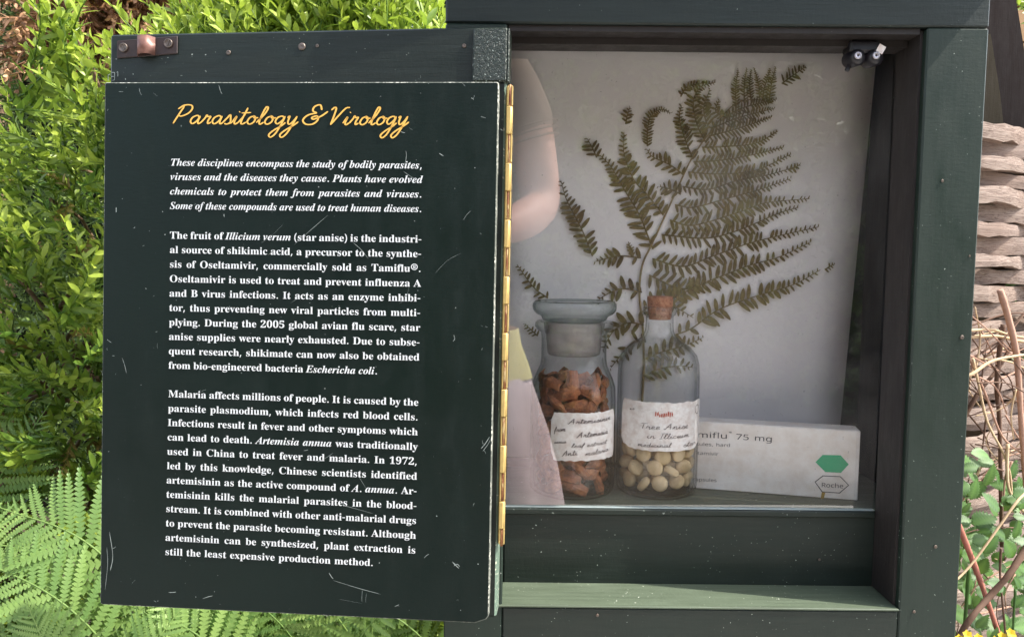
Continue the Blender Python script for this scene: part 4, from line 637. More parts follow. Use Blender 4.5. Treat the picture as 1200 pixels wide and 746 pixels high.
# piano hinge: a leaf on each side and alternating knuckles
M_brass = simple('brass', (.50, .36, .13), .5, .4, var=.3, scale=220, bmp=.3)
mr, t, b = nodes('rusty_brass'); nn = noise(t, coords(t, (1, 1, .3)), 300, 5, .7)
t.links.new(ramp(t, nn, [(.36, (.12, .035, .014)), (.50, (.24, .09, .03)), (.60, (.44, .32, .15))]).outputs[0], b.inputs['Base Color']); b.inputs['Roughness'].default_value = .7; bump(t, b, nn, .5, .0008)
hz0, hz1 = onpanel(585, 97)[1], onpanel(585, 641)[1]
hinge = MB().box((.0049, .0095, hz1), (.0058, .022, hz0), bev=.0002).build('hinge', M_brass, cab, Matrix.Translation(OFF) @ DM); hinge['label'] = 'long brass piano hinge between door and frame'
z = hz0; i = 0; L = (hz0-hz1)/16.3
while z > hz1+.004:
    zz = max(z-L*(.72 if i == 0 else 1), hz1); rr = .0023 if i % 2 else .0013
    kx = .0076
    kn = MB().lathe([(rr*.8, 0), (rr, .0004), (rr, (z-zz)-.0009), (rr*.8, (z-zz)-.0005)], 14, c=(kx, .0072, zz), cap0=True, cap1=True)
    if i % 2: kn.box((.0056, .0045, zz+.0003), (.0084, .0068, z-.0008), bev=.0003)
    else: MB().box((.0058, .0060, zz+.0003), (.0067, .0080, z-.0003), bev=.0002).box((.0087, .0060, zz+.0003), (.0097, .0095, z-.0003), bev=.0002).build('hinge_plate', M_brass, hinge)
    k_ = kn.build('hinge_knuckle', M_brass if i % 2 else mr, hinge)
    z = zz; i += 1
hp = MB().tube([(.0076, .0072, hz1-.001), (.0076, .0072, hz0+.0005)], .0011, 8).build('hinge_pin', mr, hinge)
# ---------------------------------------------------------------- things in the case
ZF = -.206
# white mounting card
Pa, Pb = at(1028, 58, .142), at(985, 495, .152)
cD = (Pb-Pa).normalized(); cU = Vector((-1, 0, 0)); cU = (cU-cD*cU.dot(cD)).normalized(); cN = cU.cross(cD)   # cN points to the viewer?
if cN.y > 0: cN = -cN
Lf = onplane(597, 52, Pa, cN); cw_ = (Lf-Pa).dot(cU)
CM = Matrix((-cU, -cN, -cD)).transposed().to_4x4(); CM.translation = Pa+cU*cw_-cD*.012       # local x right, y back, z up
ch_ = (Pa.z+.012-ZF)/(-cD.z)-.001
mcard, t, b = nodes('card_white')
n_ = noise(t, coords(t), 5, 4); n2 = noise(t, coords(t), 500, 2)
c_ = mix(t, n_, (.86, .81, .81), (.92, .88, .88)); c_ = mix(t, ramp(t, n2, [(.74, 0), (.76, .6)]).outputs[0], c_, (.2, .19, .17)); t.links.new(c_, b.inputs['Base Color']); b.inputs['Roughness'].default_value = .7
card = MB(); nx, nz = 10, 12
vs = []
for s_ in (0, .0012):
    for j in range(nz+1):
        for i in range(nx+1):
            u, v = i/nx, j/nz
            vs.append((u*cw_, s_+.0012*math.sin(u*3.1)*v, -v*ch_))
g = (nx+1)*(nz+1); fs = []
for j in range(nz):
    for i in range(nx):
        a = j*(nx+1)+i; fs += [(a, a+nx+1, a+nx+2, a+1), (g+a, g+a+1, g+a+nx+2, g+a+nx+1)]
edge = [i for i in range(nx+1)]+[j*(nx+1)+nx for j in range(1, nz+1)]+[nz*(nx+1)+i for i in range(nx-1, -1, -1)]+[j*(nx+1) for j in range(nz-1, 0, -1)]
for i in range(len(edge)):
    a, b_ = edge[i], edge[(i+1) % len(edge)]; fs.append((a, b_, g+b_, g+a))
card.add(vs, fs, 0, None, True)
o = card.build('mounting_card', mcard); o.matrix_world = CM
tag(o, 'large plain white card standing at the back of the glazed case', 'card')
CI = CM.inverted()
def oncard(px, py, off=0): return CI @ onplane(px, py, Pa+cN*off, cN)

# pressed fern on the card
mfern, t, b = nodes('dried_fern')
oi = t.nodes.new('ShaderNodeObjectInfo'); n_ = noise(t, coords(t), 90, 5, .7)
f_ = mth(t, 'ADD', mth(t, 'MULTIPLY', n_, .8), mth(t, 'MULTIPLY', oi.outputs['Random'], .3))
t.links.new(ramp(t, f_, [(.3, (.12, .076, .036)), (.5, (.20, .145, .062)), (.7, (.24, .185, .08)), (.9, (.30, .20, .10))]).outputs[0], b.inputs['Base Color'])
b.inputs['Roughness'].default_value = .8
mstem = simple('dried_stem', (.30, .22, .11), .7, var=.3, scale=200)
fern = thing('pressed_fern', (0, 0, 0), 'dried brown pressed fern frond with many side branches mounted flat on the white card', 'pressed plant', M=CM)
def strip(mb, pts, ws, y0):
    vs = []; n = len(pts)
    for i, p in enumerate(pts):
        tt = (pts[min(i+1, n-1)]-pts[max(i-1, 0)]).normalized(); nn = Vector((-tt.z, 0, tt.x)); w_ = ws[i] if isinstance(ws, list) else ws
        vs += [Vector((p.x, y0, p.z))+nn*w_, Vector((p.x, y0-w_*.5, p.z)), Vector((p.x, y0, p.z))-nn*w_]
    fs = []
    for i in range(n-1):
        a = 3*i; fs += [(a, a+1, a+4, a+3), (a+1, a+2, a+5, a+4)]
    mb.add(vs, fs)
PXM = .727/900
MAIN = [(752, 470), (754, 430), (753, 385), (749, 345), (752, 312), (762, 289), (777, 257), (793, 222), (808, 190), (822, 168), (838, 147), (850, 132), (864, 121), (885, 117), (905, 122)]
mb = MB(); P = spline([Vector((q.x, 0, q.z)) for q in (oncard(*p) for p in MAIN)], 5)
strip(mb, P, [PXM*(1.5-1.1*i/len(P)) for i in range(len(P))], -.0016); mb.build('main_stem', mstem, fern)
BR = [  # control points in photo pixels, leaflet length, spacing
 ([(751, 302), (725, 300), (698, 306)], 15, 8.5), ([(741, 300), (736, 283)], 6, 4), ([(752, 342), (728, 338), (710, 345), (700, 352)], 17, 10),
 ([(754, 380), (735, 378), (718, 388), (706, 410)], 17, 10), ([(642, 349), (625, 336), (606, 310)], 11, 7), ([(630, 393), (615, 379)], 7, 4.5),
 ([(694, 300), (682, 270), (664, 235), (657, 212)], 15, 7.2), ([(765, 292), (749, 252), (733, 225), (716, 196), (703, 182)], 18, 7.4),
 ([(777, 252), (758, 228), (742, 210), (731, 180), (731, 155)], 15, 7.0), ([(733, 146), (735, 135), (738, 126)], 8, 5), ([(699, 185), (694, 174), (688, 163)], 13, 6),
 ([(800, 205), (785, 194), (764, 184), (758, 176)], 13, 6.5), ([(758, 172), (758, 155), (762, 137), (774, 129), (785, 133)], 8, 3.6), ([(797, 228), (785, 222), (772, 219)], 13, 7),
 ([(812, 187), (803, 165), (796, 140), (798, 124)], 12, 5.2), ([(827, 168), (817, 148), (812, 122), (820, 103), (838, 97)], 12, 5), ([(797, 114), (806, 102), (828, 97)], 7, 4),
 ([(838, 150), (829, 148), (824, 127), (831, 106)], 12, 5), ([(852, 140), (838, 131), (842, 118)], 9, 4.5), ([(862, 128), (861, 105), (864, 83)], 7, 3.4),
 ([(871, 122), (871, 100), (874, 81)], 7, 3.4), ([(880, 120), (878, 100), (880, 82)], 7, 3.4), ([(890, 117), (888, 98), (883, 80)], 6, 3.4), ([(893, 118), (895, 104), (902, 81)], 8, 3.6), ([(900, 122), (903, 100), (908, 80)], 8, 3.6),
 ([(915, 99), (927, 90), (943, 79)], 12, 4.6), ([(836, 150), (860, 140), (885, 133), (906, 128)], 12, 4.2), ([(848, 138), (870, 127), (909, 117)], 10, 4), ([(830, 160), (860, 152), (903, 138)], 13, 4.6),
 ([(822, 173), (850, 172), (885, 168), (911, 154)], 13, 5.2), ([(812, 190), (845, 188), (880, 182), (917, 173)], 13, 5.6), ([(806, 202), (840, 204), (884, 200), (926, 181)], 14, 6),
 ([(799, 219), (830, 222), (862, 212), (900, 205), (934, 195)], 13, 6.2), ([(790, 240), (812, 243), (850, 233), (890, 222), (924, 210)], 16, 6.6),
 ([(784, 258), (812, 264), (864, 249), (896, 238), (947, 233)], 17, 7), ([(775, 275), (826, 279), (864, 270), (912, 250), (935, 243)], 17, 7.2),
 ([(764, 303), (800, 312), (832, 301), (874, 286), (909, 277), (958, 266)], 18, 8),
 ([(760, 322), (800, 338), (835, 327), (877, 311), (912, 301), (948, 284)], 20, 8.6), ([(765, 350), (790, 348), (815, 335), (835, 330)], 18, 9),
 ([(790, 392), (810, 384), (842, 362), (887, 346), (929, 333), (960, 316)], 20, 9), ([(965, 316), (971, 312), (977, 309)], 6, 4), ([(922, 200), (930, 197), (936, 193)], 8, 5),
 ([(757, 400), (742, 400), (728, 415), (716, 430)], 16, 9), ([(756, 420), (775, 412), (800, 405), (822, 396)], 18, 9), ([(752, 365), (772, 352), (795, 362), (812, 372)], 17, 9), ([(754, 440), (770, 432), (795, 428), (812, 430)], 18, 9),
]
for bi, (pts, ll, sp) in enumerate(BR):
    mb = MB(); lv = -.0010-(bi % 7)*.00035
    P = spline([Vector((q.x, 0, q.z)) for q in (oncard(*p) for p in pts)], 10)
    strip(mb, P, [PXM*(.9-.5*i/len(P)) for i in range(len(P))], lv-.0002)
    tot = sum((P[i+1]-P[i]).length for i in range(len(P)-1)); s = sp*PXM*.4; side = 1; acc = 0; i = 0
    while s < tot:
        while i < len(P)-2 and acc+(P[i+1]-P[i]).length < s: acc += (P[i+1]-P[i]).length; i += 1
        tt = (P[i+1]-P[i]).normalized(); p = P[i]+tt*(s-acc); fr = s/tot
        for sd in (-1, 1):
            if R(0, 1) < .06: continue
            q = p+tt*(sp*PXM*.22*sd)
            ln = ll*PXM*(.90 if bi < 20 else .80)*(.72+.38*math.sin(math.pi*min(1, fr*1.15+.12)))*(1-.62*max(0, fr-.62)/.38)*R(.78, 1.12)
            a = sd*math.radians(R(48, 68)); d = Vector((tt.x*math.cos(a)-tt.z*math.sin(a), 0, tt.x*math.sin(a)+tt.z*math.cos(a)))
            nn = Vector((-d.z, 0, d.x)); wd = min(ln*.19, sp*PXM*(.31 if bi < 20 else .27))*R(.85, 1.15); cv = nn*(-sd)*ln*R(.02, .10)
            prof = [(0, .35), (.18, .85), (.45, 1.0), (.75, .8), (.93, .45), (1, .08)]; yy = lv-R(.0001, .0006)
            vs = []
            for u, h in prof:
                c0 = q+d*ln*u-cv*u*u*1.4; vs += [c0+nn*wd*h+Vector((0, yy, 0)), c0-nn*wd*h+Vector((0, yy+R(-.0003, .0002), 0))]
            mb.add(vs, [(2*k, 2*k+2, 2*k+3, 2*k+1) for k in range(5)])
        s += sp*PXM*(1-.35*fr)
    mb.build('side_branch', mfern, fern)

# jars: profiles measured on the photo
def zc(py, Y, px=700): return at(px, py, Y).z
gl_j = glassmat('jar_glass', 1.5, (.985, .99, .988), (.14, .19, .18), pw=3.2)
gl_b = glassmat('bottle_glass', 1.52, (.985, .99, .99), (.12, .16, .17), pw=3.2)
gl_lid = glassmat('lid_glass', 1.5, (.95, .97, .965), (.13, .20, .18), pw=2.0)
gl_f = glassmat('ground_glass', 1.5, (.95, .90, .88), (.5, .48, .47), rough=.25, pw=2, smear_sheen=.07)
mlab, t, b = nodes('paper_label')
n_ = noise(t, coords(t), 150, 4, .7); t.links.new(ramp(t, n_, [(.3, (.68, .58, .54)), (.6, (.86, .82, .80))]).outputs[0], b.inputs['Base Color']); b.inputs['Roughness'].default_value = .85; bump(t, b, n_, .3, .0006)
m_ink = simple('brown_ink', (.05, .025, .03), .8, var=.5, scale=900)
m_redink = simple('red_ink', (.50, .08, .03), .8, var=.5, scale=900)
YJ = .0995
cx = at(671, 500, YJ).x; JC = Vector((cx, YJ, ZF))
Zj = lambda py: zc(py, YJ, 671)-ZF
jar = thing('apothecary_jar', JC, 'round glass jar with a flat glass lid and handwritten label, full of red brown bark', 'jar')
rj = .0382
prof = [(.002, .0035), (.030, .0035), (.033, .0012), (.0355, .0004), (.0376, .003), (rj, .007), (rj+.0002, .03), (rj, Zj(470)), (rj-.0006, Zj(452)), (rj-.003, Zj(442)), (.0325, Zj(434)), (.0300, Zj(427)), (.0291, Zj(419)), (.0291, Zj(396)), (.0296, Zj(389)), (.0330, Zj(386)), (.0350, Zj(382)), (.0349, Zj(378)), (.0330, Zj(375.5)), (.0275, Zj(377)), (.0262, Zj(390))]
MB().lathe(prof, 56, cap0=True).build('glass_body', gl_j, jar)
inner = [(r-.0028, z+(.002 if i < 5 else 0)) for i, (r, z) in enumerate(prof[3:13])]
MB().lathe([(.001, .0062)]+inner, 48).build('inner_wall', glassmat('jar_inner_glass', 1.16, (.99, .99, .99), (.6, .65, .65), pw=4), jar)
lid = MB().lathe([(.001, Zj(377)), (.0255, Zj(376.5)), (.0285, Zj(374)), (.0300, Zj(370)), (.0345, Zj(367)), (.0370, Zj(363)), (.0376, Zj(359)), (.0372, Zj(355)), (.0352, Zj(352.5)), (.0330, Zj(352)), (.0310, Zj(353.5)), (.0200, Zj(354)), (.001, Zj(354))], 56).build('lid', gl_lid, jar)
MB().lathe([(.0252, Zj(377)), (.0250, Zj(395)), (.0236, Zj(413)), (.0225, Zj(415)), (.001, Zj(415))], 40).build('stopper', gl_f, lid)
def cyl_label(parent, r, a0, a1, z0, z1, mat, name='paper_label', rag=.0006, torn=None):
    n, mz = 26, 6; vs = []
    for j in range(mz+1):
        for i in range(n+1):
            u, v = i/n, j/mz; a = a0+(a1-a0)*u; z = z0+(z1-z0)*v
            if j in (0, mz): z += R(-rag, rag)
            if i in (0, n): a += R(-.02, .02)
            if torn and j == 0: z += torn(u)
            # rounded corners
            if j in (0, mz) and i in (0, n): z += (.003 if j == 0 else -.002); a += (.05 if i == 0 else -.05)
            rr = r+.0004+.00025*math.sin(u*9+v*4); vs.append((rr*math.sin(a), -rr*math.cos(a), z))
    return MB().add(vs, [(j*(n+1)+i, j*(n+1)+i+1, (j+1)*(n+1)+i+1, (j+1)*(n+1)+i) for j in range(mz) for i in range(n)], 0, None, True).build(name, mat, parent)
def cyl_to3(r):
    def f(g, extra=0): a = g[0]/r; rr = r+.0011+extra; return (rr*math.sin(a), -rr*math.cos(a), g[1])
    return f
lb = cyl_label(jar, rj, math.radians(-33), math.radians(66), Zj(527), Zj(474), mlab); lb['label'] = 'small white label handwritten in brown ink'
f3 = cyl_to3(rj); deg = lambda d: rj*math.radians(d)
for s_, a0, a1, py, h, sl_ in (('Artemisinin', -10, 52, 486, .0021, .2), ('from', -28, -13, 496, .0021, .3), ('Artemisia', 1, 46, 501, .0022, .2), ('annua', -28, -12, 509, .0014, .2), ('leaf extract', -6, 44, 512, .0017, .2), ('Anti', -17, 2, 522, .0022, .2), ('malaria', 12, 48, 521, .0020, .2)):
    s_ = s_.replace('x', 's')
    handwrite(s_, (deg(a0), Zj(py)), (deg(a1), Zj(py-2)), h, .00050 if h > .002 else .0004, slant=sl_, to3=f3, jitter=.06, gap=.7).build('handwriting', m_ink, lb)
# the card of the bottle
YB = .1008
bx = at(770, 500, YB).x; BC = Vector((bx, YB, ZF)); Zb = lambda py: zc(py, YB, 770)-ZF
bot = thing('corked_bottle', BC, 'clear glass bottle closed with a cork, half full of pale round tablets', 'bottle')
rb = .0364
pf = [(.001, .0045), (.026, .004), (.030, .001), (.0335, .0004), (.0356, .003), (rb, .0075), (rb+.0002, .04), (rb, Zb(440)), (rb-.0006, Zb(425)), (rb-.0028, Zb(415)), (rb-.0085, Zb(406)), (.0205, Zb(399.5)), (.0150, Zb(394)), (.0127, Zb(387)), (.0122, Zb(378)), (.0122, Zb(370)), (.0142, Zb(368)), (.0150, Zb(364)), (.0148, Zb(359.5)), (.0128, Zb(358.5)), (.0113, Zb(360)), (.0108, Zb(372))]
MB().lathe(pf, 56, cap0=True).build('glass_body', gl_b, bot)
MB().lathe([(.001, .0070)]+[(r-.0024, z+(.0015 if i < 4 else 0)) for i, (r, z) in enumerate(pf[3:15])], 48).build('inner_wall', bpy.data.materials['jar_inner_glass'], bot)
mcork, t, b = nodes('cork')
n_ = noise(t, coords(t), 330, 4, .75); t.links.new(ramp(t, n_, [(.32, (.16, .05, .025)), (.5, (.42, .18, .10)), (.7, (.52, .27, .16))]).outputs[0], b.inputs['Base Color']); b.inputs['Roughness'].default_value = .9; bump(t, b, n_, .8, .001)
MB().lathe([(.0095, Zb(374)), (.0106, Zb(366)), (.0112, Zb(357)), (.0115, Zb(350)), (.0112, Zb(347)), (.001, Zb(346.5))], 24, cap0=True).build('cork', mcork, bot)
lb2 = cyl_label(bot, rb, math.radians(-68), math.radians(74), Zb(516), Zb(463), mlab, torn=lambda u: (.004*max(0, 1-u/.12) if u < .12 else 0)+(.003 if u > .85 else 0)-.001*math.sin(u*3.1)); lb2['label'] = 'wide ragged white label handwritten in faded ink with a red mark'
f4 = cyl_to3(rb); dg2 = lambda d: rb*math.radians(d)
for s_, a0, a1, py, h, mt_, pen in (('Tree Anise', -34, 34, 493, .0024, m_ink, .0004), ('in Illicium', -24, 36, 503, .0022, m_ink, .0004), ('medicinal', -36, 8, 513, .0018, m_ink, .0004), ('star', 26, 52, 513, .0020, m_ink, .0004), ('no', -50, -42, 474, .0012, m_ink, .0004)):
    handwrite(s_, (dg2(a0), Zb(py)), (dg2(a1), Zb(py-1)), h, pen, slant=.15, to3=f4, jitter=.07, gap=.8).build('handwriting', mt_, lb2)
handwrite('HID', (dg2(-10), Zb(478)), (dg2(8), Zb(478)), .003, .0011, slant=0, to3=f4).build('handwriting', m_redink, lb2) if all(c in HW for c in 'HID') else None
for k in range(9):
    a = dg2(-13+k*2.7); z0 = Zb(478+R(-1, 1)); MB().add([f4((a+R(-.0002, .0002)+dx, z0+dz)) for dx, dz in ((-.0005, 0), (.0005, .0002), (.0006, R(.002, .004)), (-.0003, R(.002, .0045)))], [(0, 1, 2, 3)]).build('red_stroke', m_redink, lb2)
rg = MB(); q = [(dg2(54)+.0036*math.cos(i/20*6.283), Zb(473)+.0042*math.sin(i/20*6.283)) for i in range(21)]
rg.add([f4((dg2(54)+(c[0]-dg2(54))*k, Zb(473)+(c[1]-Zb(473))*k)) for c in q for k in (1, .88)], [(2*i, 2*i+1, 2*i+3, 2*i+2) for i in range(20)]).build('ink_ring', m_ink, lb2)
# contents of the bottle: tablets
mtab = simple('pale_tablet', (.66, .49, .28), .75, var=.18, scale=180, bmp=.2, seed=7)
tm = MB().lathe([(.0002, -.0034), (.0045, -.0031), (.0064, -.0023), (.0070, -.0012), (.0070, .0012), (.0064, .0023), (.0045, .0031), (.0002, .0034)], 18).mesh('tablet'); tm.materials.append(mtab)
k = 0
def put(me, name, P, rot, label, cat, grp, s=1):
    o = link(name, me); o.location = P; o.rotation_euler = rot
    if s != 1: o.scale = (s, s, s)
    return tag(o, label, cat, grp)
for layer in range(5):
    z = .0125+layer*.0128
    for ring, (rr, cnt) in enumerate(((.0275, 11), (.0145, 5))):
        for j in range(cnt):
            a = (j+.5*(layer % 2)+R(-.12, .12))/cnt*2*math.pi
            if ring == 0 and math.cos(a) < -.75 and layer < 4: continue
            P = BC+Vector((rr*math.sin(a), -rr*math.cos(a), z+R(-.0015, .0015)))
            face = R(0, 1) < .5
            rot = ((math.pi/2+R(-.25, .25)), 0, a+R(-.3, .3)) if face and ring == 0 else (R(.5, 1.1), R(-.5, .5), R(0, 6))
            put(tm, 'tablet', P, rot, 'pale beige round tablet among the others inside the corked bottle', 'tablet', 'tablets in the corked bottle'); k += 1
# contents of the jar: curled pieces of bark
mbk, t, b = nodes('red_bark')
n_ = noise(t, coords(t, seed=9), 110, 6, .7)
t.links.new(ramp(t, n_, [(.28, (.08, .022, .009)), (.5, (.34, .105, .036)), (.72, (.58, .25, .10))]).outputs[0], b.inputs['Base Color']); b.inputs['Roughness'].default_value = .6; bump(t, b, n_, .6, .0015)
barks = []
for v_ in range(5):
    mb = MB(); L_, W_, T_ = R(.021, .030), R(.008, .0125), .0028; cu = R(.1, .45); nn, mm = 6, 4; vs = []
    for s_ in (0, 1):
        for i in range(nn+1):
            for j in range(mm+1):
                u, v = i/nn-.5, j/mm-.5; e = 1-.22*abs(u*2)**3
                vs.append((u*L_, v*W_*e+R(-.0006, .0006), cu*W_*(1-(2*v)**2)-s_*T_*e+.003*math.cos(u*4)+R(-.0003, .0003)))
    g = (nn+1)*(mm+1); fs = []
    for i in range(nn):
        for j in range(mm):
            a = i*(mm+1)+j; fs += [(a, a+mm+1, a+mm+2, a+1), (g+a, g+a+1, g+a+mm+2, g+a+mm+1)]
    ed = [i*(mm+1) for i in range(nn+1)]+[nn*(mm+1)+j for j in range(1, mm+1)]+[i*(mm+1)+mm for i in range(nn-1, -1, -1)]+[j for j in range(mm-1, 0, -1)]
    for i in range(len(ed)): fs.append((ed[i], g+ed[i], g+ed[(i+1) % len(ed)], ed[(i+1) % len(ed)]))
    me = mb.add(vs, fs, 0, None, False).mesh('bark_piece'); me.materials.append(mbk); barks.append(me)
for layer in range(11):
    z = .011+layer*.0088
    if z > Zj(431): break
    for ring, (rr, cnt) in enumerate(((.0262, 8), (.012, 4))):
        for j in range(cnt):
            a = (j+.5*(layer % 2)+R(-.2, .2))/cnt*2*math.pi
            P = JC+Vector((rr*math.sin(a), -rr*math.cos(a), z+R(-.002, .002)))
            M_ = Matrix.Rotation(a, 4, 'Z') @ Matrix.Rotation(math.radians(R(50, 105)), 4, 'X') @ Matrix.Rotation(R(-.9, .9) if R(0, 1) < .75 else R(-1.6, 1.6), 4, 'Z')
            o = link('bark_piece', barks[(layer*3+j) % 5]); o.matrix_world = Matrix.Translation(P) @ M_ @ Matrix.Diagonal((.92, .92, .92, 1))
            tag(o, 'curled red brown piece of dried bark among the others inside the lidded jar', 'bark', 'bark pieces in the glass jar')

# the medicine carton
A0, A1 = at(808, 569, .1045), at(1005, 587, .0715); A0.z = ZF+.0004; A1.z = ZF+.0004
bd = (A1-A0); BL = bd.length; yawb = math.atan2(bd.y, bd.x); BH = .0612; BD = .022
mbox, t, b = nodes('carton')
n_ = noise(t, coords(t), 60, 5, .65); t.links.new(ramp(t, n_, [(.3, (.76, .67, .60)), (.6, (.90, .85, .81))]).outputs[0], b.inputs['Base Color']); b.inputs['Roughness'].default_value = .5; bump(t, b, n_, .15, .0008)
MBX = Matrix.Translation(A0) @ Matrix.Rotation(yawb, 4, 'Z')
carton = thing('medicine_carton', A0, 'white medicine carton lying on its long edge with a green capsule mark on its front', 'carton', M=MBX)
cb = MB().box((0, 0, 0), (BL, BD, BH), bev=.0005); cb.build('carton_body', mbox, carton)
MB().box((BL*.02, .0008, BH), (BL*.47, BD-.001, BH+.0005)).box((BL*.475, .0012, BH), (BL*.985, BD-.001, BH+.0004)).build('top_flap', mbox, carton)
BI = MBX.inverted(); bn = MBX.to_3x3() @ Vector((0, -1, 0))
def onbox(px, py): p = BI @ onplane(px, py, A0, bn); return (p.x, p.z)
m_blk = simple('dark_print', (.045, .045, .06), .5, var=.1); m_gry = simple('grey_print', (.16, .16, .17), .5, var=.1)
m_grn = simple('green_print', (.02, .42, .20), .5, var=.12, scale=90); m_amb = simple('amber_print', (.35, .22, .03), .5, var=.3)
set_line('miflu', 's', onbox(816.5, 511.8), onbox(853, 513.6), .0103, 1, y=-.0003, justify='scale').build('print_text', m_blk, carton)
set_line('®', 's', onbox(854, 507.5), onbox(858, 507.6), .0035, 1, y=-.0003, justify='scale').build('print_text', m_blk, carton)
set_line('75 mg', 's', onbox(862, 514.2), onbox(905.5, 517.2), .0103, 1, y=-.0003, justify='scale').build('print_text', m_blk, carton)
set_line('sules, hard', 's', onbox(815.5, 521.5), onbox(856, 523.2), .0062, 1, y=-.0003, justify='scale').build('print_text', m_gry, carton)
set_line('ltamivir', 's', onbox(815.5, 532), onbox(842, 533.5), .0062, 1, y=-.0003, justify='scale').build('print_text', m_gry, carton)
set_line('capsules', 's', onbox(811.5, 562.8), onbox(840, 564.2), .0062, 1, y=-.0003, justify='scale').build('print_text', m_gry, carton)
set_line('Roche', 's', onbox(962, 570), onbox(988.5, 571.5), .0082, .8, y=-.0005, justify='scale').build('print_text', m_blk, carton)
def poly(pts, y): return [(p[0], y, p[1]) for p in (onbox(*q) for q in pts)]
hx = [(955.5, 541), (964, 532.5), (985, 533), (994.5, 543.5), (985.5, 553.5), (967, 552.5)]
MB().add(poly(hx, -.0003), [(0, 1, 2, 3, 4, 5)]).build('green_mark', m_grn, carton)
h2 = [(954.5, 564), (964, 556.5), (985, 557.5), (995, 568), (984, 577.5), (963, 576)]; ctr = (975, 567)
h3 = [(ctr[0]+(x-ctr[0])*.94, ctr[1]+(y-ctr[1])*.91) for x, y in h2]
MB().add(poly(h2, -.0004)+poly(h3, -.0004), [(i, (i+1) % 6, 6+(i+1) % 6, 6+i) for i in range(6)]).build('hexagon_outline', m_blk, carton)
MB().add(poly([(963, 576), (967, 576.5), (965, 585), (961.5, 584)], -.0005), [(0, 1, 2, 3)]).build('stain', m_amb, carton)

# black double roller catch screwed under the soffit, in front of the glass
m_clip = simple('black_plastic', (.012, .011, .014), .35, var=.4); m_lens = simple('grey_metal', (.45, .42, .45), .25, .7, var=.2)
YC = .022
o_ = at(1010, 60, YC)
cl = thing('door_catch', o_, '', 'x'); del cl['label'], cl['category']
cl.parent = cab; cl.location = o_+OFF; cl['label'] = 'black twin roller catch under the top right corner'
def cp(px, py, Y): return at(px, py, Y)-o_
c0, c1 = cp(994, 34, YC), cp(1029, 64, YC)
MB().box((c0.x, -.006, c1.z), (c1.x-.001, .010, ZT-.005-o_.z), bev=.002).build('catch_body', m_clip, cl)
for px in (1000, 1021):
    p = cp(px, 69, YC)
    MB().lathe([(.001, -.007), (.0052, -.007), (.0064, -.005), (.0064, .005), (.005, .007), (.001, .007)], 18).build('roller', m_clip, cl, Matrix.Translation(p) @ Matrix.Rotation(math.pi/2, 4, 'X') @ Matrix.Rotation(.3, 4, 'Y'))
    MB().lathe([(.0014, .0), (.0026, .0005), (.0030, .0012), (.0022, .0016), (.0009, .0010)], 16).build('metal_disc', m_lens, cl, Matrix.Translation(p+Vector((0, -.0072, .0004))) @ Matrix.Rotation(math.pi/2, 4, 'X'))
p = cp(1028, 60, YC); MB().box((-.003, -.0073, -.0035), (.0025, -.0065, .0025)).build('paper_tab', mlab, cl, Matrix.Translation(p) @ Matrix.Rotation(.5, 4, 'Y'))
p = cp(995, 78, YC); MB().box((-.002, -.001, -.004), (.0015, .001, .003), bev=.0005).build('catch_foot', m_clip, cl, Matrix.Translation(p) @ Matrix.Rotation(.4, 4, 'Y'))
# ---------------------------------------------------------------- foliage
def leafgeo(L, Wd, fold=.25, droop=.25, st=4):
    vs = []; cs = []
    for i in range(st+1):
        u = i/st; w_ = Wd*math.sin(math.pi*min(1, (u*.92+.05)))**.8*(1 if i < st else .05)
        z = -droop*L*u*u; vs += [(-w_, u*L, z+fold*w_), (0, u*L, z), (w_, u*L, z+fold*w_)]
    fs = []
    for i in range(st):
        a = 3*i; fs += [(a, a+1, a+4, a+3), (a+1, a+2, a+5, a+4)]
    return np.array(vs), fs
def xf(M, V): return (np.array(M.to_3x3()) @ V.T).T+np.array(M.translation)
def shoot(n_pairs, L, leafL, leafW, spl=(35, 65), young=1.0, alt=False, curve=.2, st=4):
    mb = MB(); cur = Vector((R(-1, 1), R(-1, 1), 0)).normalized()*curve
    def ax(u): return Vector((0, 0, u*L))+cur*L*u*u
    mb.tube([ax(u) for u in (0, .33, .66, 1)], [.0013, .0011, .0008, .0004], 4, col=.25)
    for i in range(n_pairs):
        u = .08+.92*i/(n_pairs-1); p = ax(u); ln = leafL*(1-.45*u**3)*R(.8, 1.15)
        for s_ in ((0, 1) if u < .99 else (0, 1)):
            a = (i*math.pi/2 if not alt else 0)+s_*math.pi+R(-.35, .35); sp_ = math.radians(R(*spl)*(1-.45*u))
            M_ = Matrix.Translation(p) @ Matrix.Rotation(a, 4, 'Z') @ Matrix.Rotation(math.pi/2-sp_, 4, 'X') @ Matrix.Rotation(R(-.4, .4), 4, 'Y')
            V, F = leafgeo(ln, leafW*R(.85, 1.15), R(.15, .5), R(.0, .3), st)
            mb.add([tuple(v) for v in xf(M_, V)], F, 0, min(1, max(0, young*(.30+.62*u)+R(-.12, .12))), True)
    return mb
def scatter_merge(name, variants, mats_, mat, parent, ageoff=None):
    """many small shoots joined into one mesh"""
    Vs = []; Fs = []; As = []; b0 = 0
    base = [(np.array(v.v), v.f, np.array(v.c)) for v in variants]
    for k, M_ in enumerate(mats_):
        V, F, A = base[k % len(base)]; Vs.append(xf(M_, V)); Fs += [tuple(i+b0 for i in f) for f in F]; b0 += len(V)
        As.append(np.clip(A+(ageoff[k] if ageoff is not None else 0), 0, 1))
    me = bpy.data.meshes.new(name); me.from_pydata(np.concatenate(Vs).tolist(), [], Fs)
    a = me.attributes.new('age', 'FLOAT', 'POINT'); a.data.foreach_set('value', np.concatenate(As))
    me.polygons.foreach_set('use_smooth', [True]*len(Fs)); me.materials.append(mat)
    return link(name, me, None, parent)
